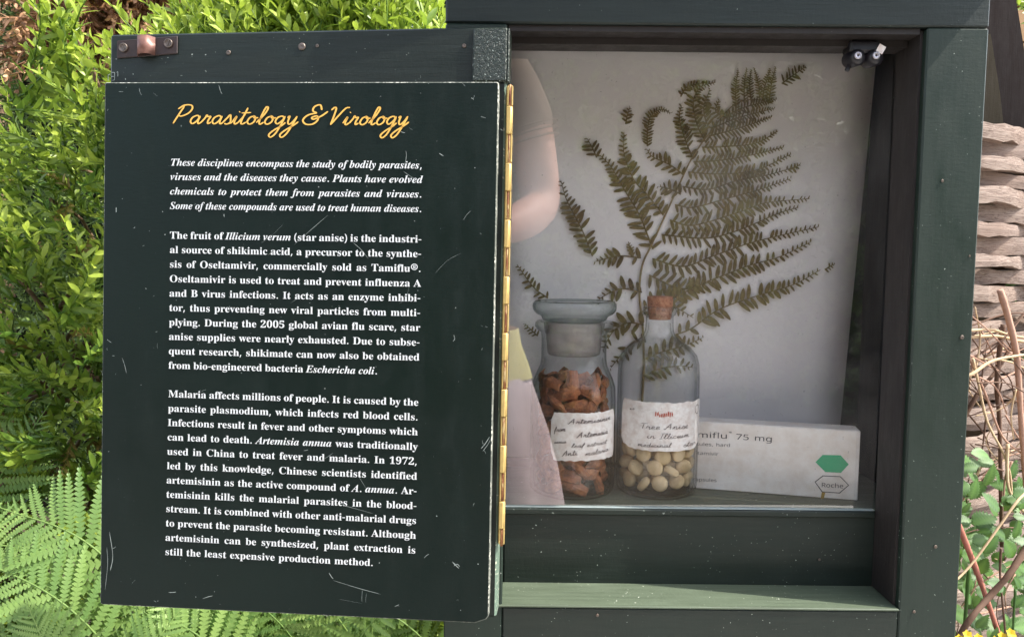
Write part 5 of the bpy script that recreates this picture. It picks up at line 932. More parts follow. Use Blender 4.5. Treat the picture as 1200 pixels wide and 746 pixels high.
def aim(P, d, roll_=0, s=1):
    q = Vector(d).normalized().to_track_quat('Z', 'Y').to_matrix().to_4x4()
    return Matrix.Translation(P) @ q @ Matrix.Rotation(roll_, 4, 'Z') @ Matrix.Scale(s, 4)
m_box = leafmat('box_leaf', (.52, .62, .10), (.035, .13, .025), .42, .38)
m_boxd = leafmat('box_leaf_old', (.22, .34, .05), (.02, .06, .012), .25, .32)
m_twig = simple('twig_bark', (.16, .10, .06), .85, var=.4, scale=150)
hedge = thing('box_shrub', (-.42, .65, GROUND), 'bright green box shrub with fresh leafy shoots beside and behind the lettered door', 'shrub')
HO = Vector(hedge.location)
var = [shoot(9, .110, .026, .0036, (28, 58), curve=R(.1, .4)) for _ in range(6)]
def hs_(x, z): return .58+.10*math.sin(x*7+z*5)+.06*math.sin(x*17-z*11+1)-.12*max(0, z-.1)
S_ = []
for i in range(2100):
    x = R(-1.0, .02); z = R(-.85, .50); dp = abs(np.random.normal(0, .09)); y = hs_(x, z)+dp
    topz = .47+.05*math.sin(x*9); 
    if z > (.33 if x > -.38 else .20 if x < -.52 else .26): continue
    if x < -.52 and z > .12+(x+.9)*.35: continue                # the shrub is lower at its far left
    d = Vector((R(-.9, .9), -.75+R(-.4, .4), .6+R(-.5, .6)))
    S_.append((y+.3*abs(x+.3), x, y, z, d, R(.8, 1.25), R(0, 6.3)))
# bushy crest above the door
for i in range(950):
    px = R(50, 530); py = R(-60, 100)
    if py < (200 if px < 70 else 92 if px < 140 else 92-(px-140)*.8 if px < 300 else -60): continue
    if px > 490 and py < (px-490)*.9: continue
    Y = R(.42, .66); p = at(px, py, Y)
    S_.append((Y, p.x, p.y, p.z-.06, Vector((R(-.7, .7), -.3+R(-.4, .3), 1)), R(.75, 1.15), R(0, 6.3)))
# sprays reaching out on the left, as seen beside the door
for px, py, dx, dz in ((20, 130, 1, .1), (40, 85, 1, .5), (95, 100, -.2, 1), (60, 190, -1, .2), (85, 260, -1, .1), (40, 330, .3, 1), (12, 400, -.6, .4), (60, 450, -1, .1), (100, 420, .8, .5), (60, 520, -1, .05), (95, 560, .9, .2), (100, 480, 1, .2),
                       (30, 230, -.8, .5), (110, 340, .6, .7), (70, 380, .9, .3), (20, 480, -.9, 0), (110, 150, .8, .6), (75, 60, .5, .8), (100, 210, .5, .3), (45, 290, -1, .3), (80, 630, .5, .4), (15, 350, -.5, .5)):
    for k in range(5):
        p = at(px+R(-14, 14), py+R(-14, 14), R(.44, .52)); S_.append((0, p.x, p.y, p.z, Vector((dx+R(-.3, .3), -.45, dz+R(-.2, .3))), R(.9, 1.2), R(0, 6.3)))
S_.sort(key=lambda s: s[0])
def inpict(s):
    v = Vector(s[1:4])-CAMP; d = v.dot(fwd); px = PW/2+FPX*v.dot(RT)/d; py = PH/2+FPX*v.dot(DN)/d
    return -40 < px < 560 and -50 < py < 780 and (px < 150 or py < 60 or py > 690)
S_.sort(key=lambda s: (not inpict(s), s[0]))
vm = [v.mesh('leafy_shoot') for v in var]
for m_ in vm: m_.materials.append(m_box)
for k, (_, x, y, z, d, s, r_) in enumerate(S_[:290]):
    link('leafy_shoot', vm[k % 6], None, hedge, aim(Vector((x, y, z))-HO, d, r_, s))
rest = S_[290:]
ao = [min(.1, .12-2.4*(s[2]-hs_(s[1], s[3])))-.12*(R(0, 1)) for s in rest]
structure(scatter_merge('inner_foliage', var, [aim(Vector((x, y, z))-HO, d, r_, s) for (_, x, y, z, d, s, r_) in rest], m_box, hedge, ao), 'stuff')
m_old = leafmat('yellowed_leaf', (.42, .33, .09), (.16, .09, .03), .2, .6)
dmesh = [v.mesh('yellowed_shoot') for v in var[:3]]
for m_ in dmesh: m_.materials.append(m_old)
for i in range(16):
    p = at(R(0, 125), R(150, 600), R(.52, .62)); link('yellowed_shoot', dmesh[i % 3], None, hedge, aim(p-HO, (R(-1, 1), -.5, R(-.6, .6)), R(0, 6), R(.5, .9)))
tw = MB()
for i in range(80):
    x, z = R(-.95, 0), R(-.5, .35); y = hs_(x, z)
    tw.tube(spline([(x*.6-.17-HO.x, .75-HO.y, -.2-z*.3+HO.z*.0+.2-HO.z+R(-.2, .1)-.2), (x-HO.x, y+.16-HO.y, z-.06-HO.z), (x+R(-.05, .05)-HO.x, y+.02-HO.y, z-HO.z)], 4), [.004]*5+[.003]*4, 5)
tw.build('branches', m_twig, hedge)['kind'] = 'stuff'
# dark conifer further back on the left, and a dead brown one above
m_con = leafmat('conifer_leaf', (.16, .24, .06), (.015, .045, .02), .15, .5)
m_dead = leafmat('dead_frond', (.60, .34, .19), (.14, .05, .02), .1, .7)
vc = [shoot(16, .13, .012, .0018, (25, 55), curve=.3, st=2) for _ in range(4)]
con = thing('conifer', (-1.5, 1.35, GROUND), 'dark green fine leaved conifer in the shade at the far left behind the box shrub', 'conifer'); CO = Vector(con.location)
MB().tube([(0, .25, 0), (.03, .25, 1.2), (.05, .3, 2.3)], [.06, .045, .02], 8).build('trunk', m_twig, con)
Ms = []; ag = []
for i in range(2600):
    px, py = R(-220, 230), R(-260, 560); Y = 1.0+abs(np.random.normal(0, .28)); p = at(px, py, Y)
    Ms.append(aim(p-CO, (R(-.8, .8), -.6, R(-.6, .8)), R(0, 6), R(.8, 1.4))); ag.append(R(-.35, .6)-.4*(Y-1.0))
structure(scatter_merge('crown', vc, Ms, m_con, con, ag), 'stuff')
dead = thing('dead_conifer', (-.85, 1.3, GROUND), 'brown withered conifer branches hanging above the green shrub at top left', 'conifer'); DO2 = Vector(dead.location)
MB().tube([(0, .2, 0), (.02, .2, 1.1), (.0, .2, 2.1)], [.05, .04, .02], 8).build('trunk', m_twig, dead)
vd = [shoot(9, .10, .020, .0032, (30, 70), curve=.5, st=3) for _ in range(4)]
Ms = []; ag = []
for i in range(1100):
    px, py = R(35, 300), R(-110, 58); Y = R(.80, 1.05); p = at(px, py, Y)
    Ms.append(aim(p-DO2, (R(-.7, .7), -.5, R(-1.2, -.2)), R(0, 6), R(.7, 1.2))); ag.append(R(-.4, .4))
structure(scatter_merge('withered_foliage', vd, Ms, m_dead, dead, ag), 'stuff')
bh = thing('background_hedge', (0, 2.6, GROUND), 'deep shaded hedge closing off the garden far behind the cabinet', 'hedge'); BO = Vector(bh.location)
vb = [shoot(7, .22, .075, .016, curve=.3, st=2) for _ in range(4)]
Ms = []; ag = []
for i in range(3600):
    x, z = R(-3.4, 3.4), R(-1, 1.9); p = Vector((x, 2.4+R(0, .5)+.2*math.sin(x*3+z), z)); Ms.append(aim(p-BO, (R(-1, 1), -.7, R(-.3, 1)), R(0, 6), R(.7, 1.3))); ag.append(R(-.5, .1))
structure(scatter_merge('hedge_foliage', vb, Ms, m_con, bh, ag), 'stuff')
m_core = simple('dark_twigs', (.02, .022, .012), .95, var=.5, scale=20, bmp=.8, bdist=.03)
rh = thing('reflection_hedge', (1, -5, GROUND), 'tall hedge added behind the photographer to darken what the glass mirrors', 'hedge'); RO = Vector(rh.location)  # hedge added behind the lens to keep the bright horizon off the glass
Ms = []; ag = []
for i in range(2600):
    x, z = R(-3, 5), R(-1, 1.75+.2*math.sin(i)); Ms.append(aim(Vector((x, -4.75+R(-.1, .2)+.15*math.sin(x*3), z))-RO, (R(-1, 1), .8, R(-.3, 1)), R(0, 6), R(.8, 1.5))); ag.append(R(-.3, .3))
structure(scatter_merge('hedge_foliage', vb, Ms, m_con, rh, ag), 'stuff')
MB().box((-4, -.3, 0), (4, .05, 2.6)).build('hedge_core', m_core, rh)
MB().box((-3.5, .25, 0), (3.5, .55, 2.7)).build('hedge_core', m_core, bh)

# ferns
m_fern = leafmat('fern_green', (.30, .44, .12), (.04, .14, .035), .36, .5)
def pinna_mb(L, W, teeth=12, age=.7, droop=.12):
    mb = MB(); vs = []; fs = []; cs = []
    for i in range(teeth+1):
        u = i/teeth; vs.append((0, u*L, -droop*L*u*u)); cs.append(age)
    for s_ in (-1, 1):
        for i in range(teeth):
            u0, u1 = i/teeth, (i+1)/teeth; wv = W*(1-.0*u0)*(math.sin(math.pi*(.18+.82*min(1, u0+.06)))**.7 if u0 < .97 else .2)
            b = len(vs); vs.append((s_*wv, (u0*.45+u1*.55+.35/teeth)*L, -droop*L*u0*u0+.10*wv)); vs.append((s_*wv*.55, (u1+.25/teeth)*L, -droop*L*u1*u1+.05*wv)); cs += [age+.1, age]
            fs += [(i, i+1, b+1, b)] if s_ < 0 else [(i+1, i, b, b+1)]
    mb.add(vs, fs, 0, cs, True); return mb
unit = {12: pinna_mb(1, .085, 15, .6)}
pin_me = pinna_mb(1, .085, 15, .6).mesh('pinna'); pin_me.materials.append(m_fern)
def frond(name, parent, ctrl, plen, nrm, pairs=26, age=0, split=False):
    O = Vector(parent.location); P = spline(ctrl, 12); n = len(P); nrm = Vector(nrm).normalized()
    mb = MB(); mb.tube([p-O for p in P], [.0016*(1-.75*i/n)+.0002 for i in range(n)], 5, col=.8); subs = []
    Vs = []; 
    for i in range(pairs):
        u = .10+.90*(i/(pairs-1))**1.05; k = min(n-2, int(u*(n-1))); fr = u*(n-1)-k; p = P[k].lerp(P[k+1], fr); tt = (P[k+1]-P[k]).normalized()
        sd = tt.cross(nrm).normalized(); up = sd.cross(tt)
        ln = plen*(math.sin(math.pi*min(1, .12+.88*u))**.75)*(1 if u < .6 else (1-(u-.6)/.4)**.55*1.0+.03)
        for s_ in (-1, 1):
            a = math.radians(R(62, 74)-22*u); yv = (tt*math.cos(a)+sd*s_*math.sin(a)+up*R(-.05, .16)).normalized(); zv = (up-yv*up.dot(yv)).normalized(); xv = yv.cross(zv)
            M_ = Matrix((xv, yv, zv)).transposed().to_4x4() @ Matrix.Diagonal((ln*R(.9, 1.1), ln*R(.92, 1.06), ln*1.0, 1)); M_.translation = p-O
            if split: subs.append(M_)
            else:
                b = unit[12]; pj = R(-.22, .18); mb.add([tuple(v) for v in xf(M_, np.array(b.v))], b.f, 0, [min(1, max(0, c+age+.18*u+pj)) for c in b.c], True)
    o = mb.build('frond', m_fern, parent)
    for M_ in subs: link('pinna', pin_me, None, o, M_)
    return o
fernA = thing('garden_fern', (-.52, .50, GROUND), 'pale green garden fern with toothed fronds arching at the lower left of the door', 'fern')
FA = [([(110, 900, 0.48), (85, 690, 0.46), (57, 562, 0.47)], .085, (.1, -1, .25)), ([(300, 900, 0.42), (190, 640, 0.40), (120, 530, 0.44)], .085, (-.3, -1, .4)),
      ([(260, 830, 0.40), (120, 650, 0.36), (-10, 590, 0.36)], .10, (.3, -1, .5)), ([(230, 900, 0.36), (90, 720, 0.32), (-60, 640, 0.33)], .085, (.2, -.9, .6)),
      ([(60, 900, 0.42), (200, 700, 0.42), (240, 550, 0.50)], .09, (.2, -1, .3)), ([(-120, 760, 0.46), (-20, 590, 0.44), (60, 470, 0.50)], .08, (.3, -1, .3))]
for c, pl, nr in FA: frond('frond', fernA, [at(*p) for p in c], pl, nr, 24, split=True)
FB = [([(-200, 700, 0.50), (-60, 530, 0.50), (50, 425, 0.54)], .075), ([(350, 930, 0.38), (250, 760, 0.34), (130, 700, 0.36)], .08), ([(20, 930, 0.32), (60, 800, 0.28), (30, 700, 0.30)], .08),
      ([(150, 960, 0.34), (160, 800, 0.30), (220, 700, 0.34)], .07), ([(-100, 860, 0.40), (10, 740, 0.36), (110, 690, 0.38)], .07), ([(-150, 700, 0.42), (-40, 640, 0.40), (70, 650, 0.40)], .07)]
for c, pl in FB: frond('frond', fernA, [at(*p) for p in c], pl, (R(-.3, .3), -.9, R(.2, .7)), 24, age=R(-.1, .15))
fernB = thing('garden_fern', (-.22, .54, GROUND), 'bright green fern crowding beneath the lower edge of the lettered panel', 'fern')
for i in range(40):
    bx_, tx = R(120, 620), R(110, 540); ty = R(650, 760); Y = R(.34, .54)
    c = [at(bx_, 980, Y+.06), at((bx_+tx)/2+R(-30, 30), (980+ty)/2-R(20, 90), Y), at(tx, ty, Y+R(-.03, .03))]
    frond('frond', fernB, c, R(.055, .085), (R(-.9, .9), -.7, R(.3, 1.6)), 20, age=R(-.35, .25))
# low leaves under the ferns
vu = [shoot(6, .07, .03, .007, curve=.3, st=2) for _ in range(3)]
Ms = []; ag = []
for i in range(1100):
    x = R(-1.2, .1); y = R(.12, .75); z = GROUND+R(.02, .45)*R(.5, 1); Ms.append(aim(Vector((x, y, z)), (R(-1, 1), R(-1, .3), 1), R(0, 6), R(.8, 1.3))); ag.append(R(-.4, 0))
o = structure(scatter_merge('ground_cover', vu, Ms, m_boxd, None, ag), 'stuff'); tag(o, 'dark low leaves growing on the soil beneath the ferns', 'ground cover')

# ---------------------------------------------------------------- right side: stacked lath fence, shelter, vines, bramble
mw, t, b = nodes('weathered_lath')
cv_ = coords(t, (2.2, 40, 60), seed=5); n_ = noise(t, cv_, 9, 8, .75, .8); n3 = noise(t, coords(t, seed=3), 6, 3); oi = t.nodes.new('ShaderNodeObjectInfo')
c_ = ramp(t, n_, [(.34, (.035, .02, .014)), (.43, (.19, .13, .10)), (.52, (.33, .25, .205)), (.72, (.46, .38, .32))]).outputs[0]
c_ = mix(t, mth(t, 'MULTIPLY', oi.outputs['Random'], .65), c_, (.30, .225, .19)); c_ = mix(t, ramp(t, n3, [(.5, 0), (.75, .5)]).outputs[0], c_, (.20, .12, .08))
t.links.new(c_, b.inputs['Base Color']); b.inputs['Roughness'].default_value = .9; bump(t, b, n_, 1.0, .0028)
FANG = math.radians(27); fp = at(1130, 300, .50)
fence = thing('lath_fence', (fp.x, fp.y, GROUND), 'fence of rough weathered wooden laths stacked edge on edge at the right', 'fence', M=Matrix.Translation((fp.x, fp.y, GROUND)) @ Matrix.Rotation(FANG, 4, 'Z'))
ztop = at(1180, 147, fp.y+.02).z-GROUND
z = ztop; i = 0
while z > .12:
    hgt = R(.019, .027) if i else .024
    mb = MB(); n = 46; x0, x1 = -.42+R(-.03, .03), .75+R(-.05, .05); off = R(-.006, .006); vs = []
    ph = R(0, 6); thk = R(.012, .02)
    for k in range(n+1):
        u = k/n; x = x0+(x1-x0)*u; wv = .012*(1 if i % 2 else -1)*math.cos(math.pi*(x-.02)/.17)+R(-.0012, .0012); e0, e1 = R(-.0035, .0014)-.002*math.sin(u*23+ph*2), R(-.0014, .0030)+.0015*math.sin(u*31+ph)
        for (yy, zz) in ((-thk/2, z-hgt+e0+.002), (-thk/2-.0012, z-hgt*.5), (-thk/2, z+e1-.0015), (thk/2, z+e1-.0015), (thk/2, z-hgt+e0+.002)): vs.append((x, yy+wv+off, zz))
    fs = [(5*k+j, 5*(k+1)+j, 5*(k+1)+(j+1) % 5, 5*k+(j+1) % 5) for k in range(n) for j in range(5)]+[tuple(range(5)), tuple(5*n+j for j in range(5))[::-1]]
    mb.add(vs, fs).build('lath', mw, fence); z -= hgt-.0005; i += 1
for x in (-.3, .12, .55): MB().box((x-.02, .022, 0), (x+.02, .06, ztop+.01), bev=.002).build('fence_post', m_twig, fence)
m_brn = paint('brown_board', (.012, .007, .006), grain='Z', chips=.8, rough=.7, spec=.2); m_olv = paint('olive_board', (.030, .023, .013), grain='Z', chips=.8, rough=.7, spec=.2)
sh = thing('timber_shelter', (.75, .9, GROUND), 'dark brown boarded shelter wall rising behind the top of the lath fence', 'shelter'); SO = Vector(sh.location)
def prism(px_pts, Y, th_):
    A = [at(x, y, Y)-SO for x, y in px_pts]; n = len(A)
    return MB().add([tuple(p) for p in A]+[(p.x, p.y+th_, p.z) for p in A], [tuple(range(n)), tuple(range(n, 2*n))[::-1]]+[(i, n+i, n+(i+1) % n, (i+1) % n) for i in range(n)])
prism([(1080, -140), (1080, 330), (1230, 330), (1206, 140), (1203, 75), (1190, -6), (1172, -140)], .80, .05).build('wall_board', m_brn, sh)
prism([(1140, 40), (1161, 40), (1172, 110), (1180, 180), (1120, 180)], .72, .03).build('brace', m_olv, sh)
tanf = MB(); p0 = at(1150, -160, 1.25); p1 = at(1420, 330, 1.25)
M_tan = simple('tan_boards', (.42, .25, .13), .85, var=.35, scale=12, bmp=.4)
for k in range(12):
    z0 = p1.z+(p0.z-p1.z)*k/12; z1 = p1.z+(p0.z-p1.z)*(k+.93)/12; tanf.box((p0.x-SO.x, p0.y-SO.y, z0-SO.z), (p1.x-SO.x, p0.y-SO.y+.02, z1-SO.z))
tf = tanf.build('tan_fence', M_tan); tf.location = SO; tag(tf, 'sunlit tan boarded fence seen past the edge of the dark shelter', 'fence')
Ms = [aim(at(R(1192, 1330), R(20, 200), R(1.0, 1.15)), (R(-1, 1), -.6, R(0, 1)), R(0, 6), R(.7, 1.1)) for i in range(90)]
o = structure(scatter_merge('shrub', var, Ms, m_box, None, [R(-.1, .2) for _ in Ms]), 'stuff'); tag(o, 'light green leaves growing past the shelter at the right edge', 'shrub')

# vines: dead climbing stems on the fence
m_v1 = simple('pink_brown_stem', (.42, .25, .18), .8, var=.35, scale=120, bmp=.3); m_v2 = simple('dark_stem', (.13, .075, .05), .85, var=.4, scale=120, bmp=.4)
m_v3 = simple('tan_stem', (.55, .40, .24), .75, var=.25, scale=120); m_v4 = simple('red_cane', (.36, .13, .09), .6, var=.3, scale=90)
vine = thing('dead_vine', (.62, .40, GROUND), 'tangle of bare brown climbing stems against the lath fence', 'vine'); VO = Vector(vine.location)
def stem(parent, pts, Y, rpx, mat, wob=.004):
    O = Vector(parent.location); C_ = []
    for q in pts:
        y = Y+(q[0]-1120)*.0003+R(-wob, wob); C_.append(at(q[0], q[1], y)-O)
    P = spline(C_, 5); r_ = rpx*(Y+CAMD)/900; return MB().tube(P, [r_*(1.1-.3*i/len(P))*R(.9, 1.1) for i in range(len(P))], 7).build('stem', mat, parent)
for pts, Y, r_, m_ in (([(1172, 340), (1181, 370), (1191, 414), (1195, 467), (1198, 510), (1204, 600)], .34, 3.6, m_v1), ([(1120, 445), (1139, 438), (1160, 424), (1184, 418), (1215, 414)], .33, 1.9, m_v3),
  ([(1176, 380), (1172, 404), (1168, 448), (1171, 489), (1172, 530), (1174, 640)], .38, 2.8, m_v2), ([(1140, 420), (1147, 451), (1157, 494), (1176, 531), (1184, 558), (1186, 600)], .33, 1.5, m_v3),
  ([(1130, 405), (1136, 419), (1155, 462), (1174, 510), (1198, 531), (1220, 540)], .34, 1.5, m_v1), ([(1120, 500), (1133, 483), (1149, 456), (1171, 430), (1190, 395)], .39, 2.6, m_v2),
  ([(1120, 388), (1139, 387), (1162, 386), (1182, 392), (1215, 398)], .35, 1.8, m_v3), ([(1120, 398), (1139, 395), (1170, 394), (1198, 400), (1220, 398)], .36, 2.0, m_v3), ([(1120, 384), (1139, 381), (1174, 369), (1198, 367), (1220, 372)], .36, 1.2, m_v2),
  ([(1181, 520), (1180, 545), (1183, 575), (1200, 599), (1225, 610)], .32, 1.8, m_v3), ([(1186, 540), (1178, 560), (1176, 590)], .32, 1.2, m_v1)): stem(vine, pts, Y, r_, m_)
for i in range(74):
    x, y = R(1118, 1215), R(368, 560) if i < 54 else R(545, 740); a = R(0, 6.28); L_ = R(25, 60); cv2 = R(-14, 14)
    stem(vine, [(x-L_*math.cos(a), y-L_*math.sin(a)*.7), (x+cv2*math.sin(a), y-cv2*math.cos(a)), (x+L_*math.cos(a), y+L_*math.sin(a)*.7)], R(.33, .42), R(.6, 1.2), random.choice([m_v1, m_v2, m_v2, m_v3]), .012)
m_brl = leafmat('bramble_leaf', (.13, .27, .05), (.015, .06, .015), .30, .5)
br_ = thing('bramble', (.60, .30, GROUND), 'bramble with toothed green leaves and red brown canes at the foot of the fence', 'bramble'); BRO = Vector(br_.location)
for pts, Y, r_, m_ in (([(1118, 600), (1125, 619), (1143, 665), (1156, 701), (1171, 746), (1182, 790)], .24, 3.4, m_v4), ([(1230, 600), (1200, 645), (1183, 672), (1160, 698), (1140, 721), (1123, 746), (1100, 790)], .22, 3.8, m_v2),
  ([(1205, 575), (1192, 587), (1169, 619), (1143, 655), (1123, 677), (1105, 690)], .23, 1.5, m_v3), ([(1173, 642), (1172, 670), (1174, 698), (1180, 760)], .27, 1.4, m_v2), ([(1136, 665), (1133, 700), (1128, 760)], .27, 2.4, m_brl), ([(1190, 690), (1188, 720), (1186, 770)], .26, 1.4, m_brl)): stem(br_, pts, Y, r_, m_)
def toothed(L_, W_):
    n = 9; vs = [(0, 0, 0)]; rim = []
    for s_ in (-1, 1):
        for k in range(n*2-1):
            u = (k+1)/(n*2); wv = W_*math.sin(math.pi*u**.8)**.9*(1.12 if k % 2 else .88); rim.append((s_, u, wv))
    mb = MB(); vs = []; fs = []; cs = []
    for k in range(n*2+1):
        u = k/(n*2); vs.append((0, u*L_, -.18*L_*u*u)); cs.append(.75)
    for s_ in (-1, 1):
        b = len(vs)
        for k in range(n*2+1):
            u = k/(n*2); wv = W_*(math.sin(math.pi*min(1, u**.75))**.8 if k < n*2 else 0)*(1.1 if k % 2 else .86)
            uu = min(1.02, u+(.05 if k % 2 else 0)); vs.append((s_*wv*.5, u*L_, -.18*L_*u*u+.10*wv+(.012*L_ if k % 2 else -.004*L_))); vs.append((s_*wv, uu*L_, -.18*L_*u*u+.02*wv+(.02*L_ if k % 2 else -.01*L_))); cs += [.5, .55]
        for k in range(n*2):
            f1 = (k, b+2*k, b+2*k+2, k+1); f2 = (b+2*k, b+2*k+1, b+2*k+3, b+2*k+2)
            fs += [f1, f2] if s_ > 0 else [f1[::-1], f2[::-1]]
    return mb.add(vs, fs, 0, cs, True)
tl = [toothed(1, w_).mesh('leaf') for w_ in (.30, .36, .42)]
for m_ in tl: m_.materials.append(m_brl)
LV = [(1135, 545, 60, .6), (1152, 532, 40, 1.2), (1160, 560, 45, -.3), (1170, 560, 38, .2), (1142, 575, 42, -.8), (1128, 570, 36, 1.8), (1185, 590, 42, -.4), (1165, 590, 44, .6), (1150, 610, 44, -1.1), (1192, 622, 40, -.2), (1172, 625, 40, .9),
      (1185, 645, 38, .4), (1160, 640, 42, -.7), (1140, 640, 36, .8), (1130, 610, 30, 1.4), (1195, 672, 36, .5), (1150, 665, 34, -.3), (1170, 685, 34, 1.1), (1192, 705, 34, -.8), (1135, 700, 34, .3), (1128, 722, 34, .9), (1150, 730, 34, -.6), (1182, 728, 30, .4), (1200, 735, 34, 1.3), (1165, 745, 30, -.3)]
for i in range(190): LV.append((R(1105, 1225), R(540, 790), R(18, 34), R(-1.6, 1.8)))
for i, (px, py, L_, a) in enumerate(LV):
    Y = R(.24, .34) if i < 25 else R(.30, .44); s = L_*(.66 if i < 25 else .8)*(Y+CAMD)/900
    d = Vector((-math.sin(a), R(-.4, .1), math.cos(a)*.9)); nrm = Vector((.35+R(-.3, .3), -.75, .55+R(-.3, .3))); d.normalize(); zv = (nrm-d*nrm.dot(d)).normalized(); xv = d.cross(zv)
    M_ = Matrix((xv, d, zv)).transposed().to_4x4() @ Matrix.Scale(s, 4); M_.translation = at(px, py, Y)-BRO-d*s*.4
    link('leaf', tl[i % 3], None, br_, M_)
m_yel = simple('yellow_petal', (.60, .42, .02), .6, var=.15); pet = MB().add(*[[tuple(v) for v in leafgeo(.006, .0024, .2, .1, 3)[0]], leafgeo(.006, .0024, .2, .1, 3)[1]]).mesh('petal'); pet.materials.append(m_yel)
for px, py in ((1133, 740), (1146, 744), (1174, 742), (1184, 738), (1166, 747), (1124, 745)):
    P_ = at(px, py+4, .20); fl = thing('yellow_flower', P_, 'small yellow flower among the leaves at the foot of the right post', 'flower', 'yellow flowers by the bramble')
    for k in range(6): link('petal', pet, None, fl, Matrix.Rotation(.9, 4, 'X') @ Matrix.Rotation(k*1.047, 4, 'Z') @ Matrix.Rotation(.5, 4, 'X'))
    MB().tube([(0, 0, 0), (R(-.02, .02), .03, -.2), (0, .05, GROUND-P_.z)], [.0012, .0015, .002], 5).build('stalk', m_brl, fl)

# ---------------------------------------------------------------- the person whose reflection shows in the glass
def skin(name, chain, mat, parent, sub=2):
    """chain: list of (point, radius or (rx, ry), parent index)"""
    me = bpy.data.meshes.new(name); me.from_pydata([c[0] for c in chain], [(c[2], i) for i, c in enumerate(chain) if c[2] is not None], [])
    me.materials.append(mat); o = link(name, me, None, parent); o.modifiers.new('Skin', 'SKIN')
    for i, c in enumerate(chain):
        sv = me.skin_vertices[0].data[i]; sv.radius = c[1] if isinstance(c[1], tuple) else (c[1], c[1]); sv.use_root = (i == 0)
    m_ = o.modifiers.new('Sub', 'SUBSURF'); m_.levels = m_.render_levels = sub
    dg = bpy.context.evaluated_depsgraph_get(); me2 = bpy.data.meshes.new_from_object(o.evaluated_get(dg)); o.modifiers.clear(); o.data = me2
    for p in me2.polygons: p.use_smooth = True
    return o
m_skin = simple('skin', (.68, .36, .27), .55, var=.1, scale=30); m_tee = simple('taupe_jersey', (.15, .10, .065), .9, var=.12, scale=40, bmp=.3, bdist=.004)
m_yc = simple('yellow_cloth', (.70, .62, .22), .9, var=.12, scale=30, bmp=.4, bdist=.004); m_pk = simple('pale_pink_linen', (.70, .56, .57), .9, var=.14, scale=11, bmp=.6, bdist=.012); m_hair = simple('brown_hair', (.08, .045, .025), .6, var=.5, scale=60)
PX_, PY_ = -.175, -.86
per = thing('person', (PX_, PY_, GROUND), 'person in taupe shirt and pale pink skirt, seen mirrored in the glass', 'person'); PO = Vector(per.location)
def pp(x, y, z): return Vector((x, y, z))-PO
ELB = (.055, -.86, .105); SHR = (-.015, -.88, .385); HANDR = (-.075, -.64, .03)
SHL = (-.335, -.88, .385); ELL = (-.40, -.84, .10); HANDL = (-.20, -.63, .02)
ch = [(pp(PX_, -.87, -.16), (.14, .10), None), (pp(PX_, -.87, .02), (.12, .09), 0), (pp(PX_, -.88, .22), (.135, .10), 1), (pp(PX_, -.885, .36), (.10, .075), 2), (pp(PX_, -.88, .45), .052, 3), (pp(PX_, -.865, .53), (.066, .075), 4), (pp(PX_, -.86, .60), (.074, .09), 5), (pp(PX_, -.865, .67), (.055, .07), 6)]
def limb(par, pts):
    for p, r_ in pts: ch.append((pp(*p), r_, par)); par = len(ch)-1
    return par
limb(3, [(SHR, .056), ((.03, -.88, .26), .050), (ELB, .043), ((.01, -.76, .07), .038), ((-.05, -.67, .045), .026), (HANDR, (.030, .018))])
limb(3, [(SHL, .056), ((-.37, -.86, .25), .048), (ELL, .042), ((-.30, -.74, .06), .036), ((-.23, -.66, .03), .026), (HANDL, (.030, .018))])
for sx in (-.09, .09): limb(0, [((PX_+sx, -.87, -.25), .088), ((PX_+sx, -.86, -.55), .062), ((PX_+sx, -.88, -.90), .042), ((PX_+sx, -.85, -.965), .038), ((PX_+sx, -.75, -.975), .030)])
body = skin('body', ch, m_skin, per)
def fingers(H, sx):
    for k in range(4):
        b0_ = Vector((H[0]-sx*.012, H[1]+.012, H[2]+.022-k*.015)); ln = (.030, .034, .032, .026)[k]
        skin('finger', [(b0_-PO, .0085, None), (b0_+Vector((-sx*ln, .020, .003))-PO, .0078, 0), (b0_+Vector((-sx*ln*1.7, .026, -.004))-PO, .0068, 1), (b0_+Vector((-sx*ln*2.1, .018, -.010))-PO, .0058, 2)], m_skin, per, 1)
    b0_ = Vector((H[0], H[1]-.005, H[2]+.02)); skin('thumb', [(b0_-PO, .011, None), (b0_+Vector((-sx*.022, -.002, .022))-PO, .0095, 0), (b0_+Vector((-sx*.045, .002, .026))-PO, .008, 1)], m_skin, per, 1)
fingers(HANDR, 1); fingers(HANDL, -1)
hd = body
hair = MB(); vs = []
for j in range(9):
    for i in range(20):
        th_, ph_ = j/8*2.0, i/20*6.2832; rr = 1+.04*math.sin(i*3)+(.12 if math.sin(ph_) < 0 else 0)
        zlim = math.cos(th_); vs.append((PX_-PO.x+.088*rr*math.sin(th_)*math.cos(ph_), -.872-PO.y+.10*rr*math.sin(th_)*math.sin(ph_)-(.02 if th_ > 1.3 else 0), .625-PO.z+.098*zlim-(.05 if th_ > 1.5 and math.sin(ph_) < .3 else 0)))
fs = [(j*20+i, (j+1)*20+i, (j+1)*20+(i+1) % 20, j*20+(i+1) % 20) for j in range(8) for i in range(20) if not (j > 3 and 2 < i < 8)]
MB().add(vs, fs, 0, None, True).build('hair', m_hair, per)
for sx in (-.028, .028): MB().lathe([(.001, .008), (.006, .006), (.009, 0), (.006, -.006), (.001, -.008)], 12).build('eye', simple('eye_white', (.8, .8, .78), .3) if 'eye_white' not in bpy.data.materials else bpy.data.materials['eye_white'], per, Matrix.Translation(pp(PX_+sx, -.775, .61)))
skin('nose', [(pp(PX_, -.775, .605), .008, None), (pp(PX_, -.757, .575), .012, 0), (pp(PX_, -.772, .566), .010, 1)], m_skin, per, 1)
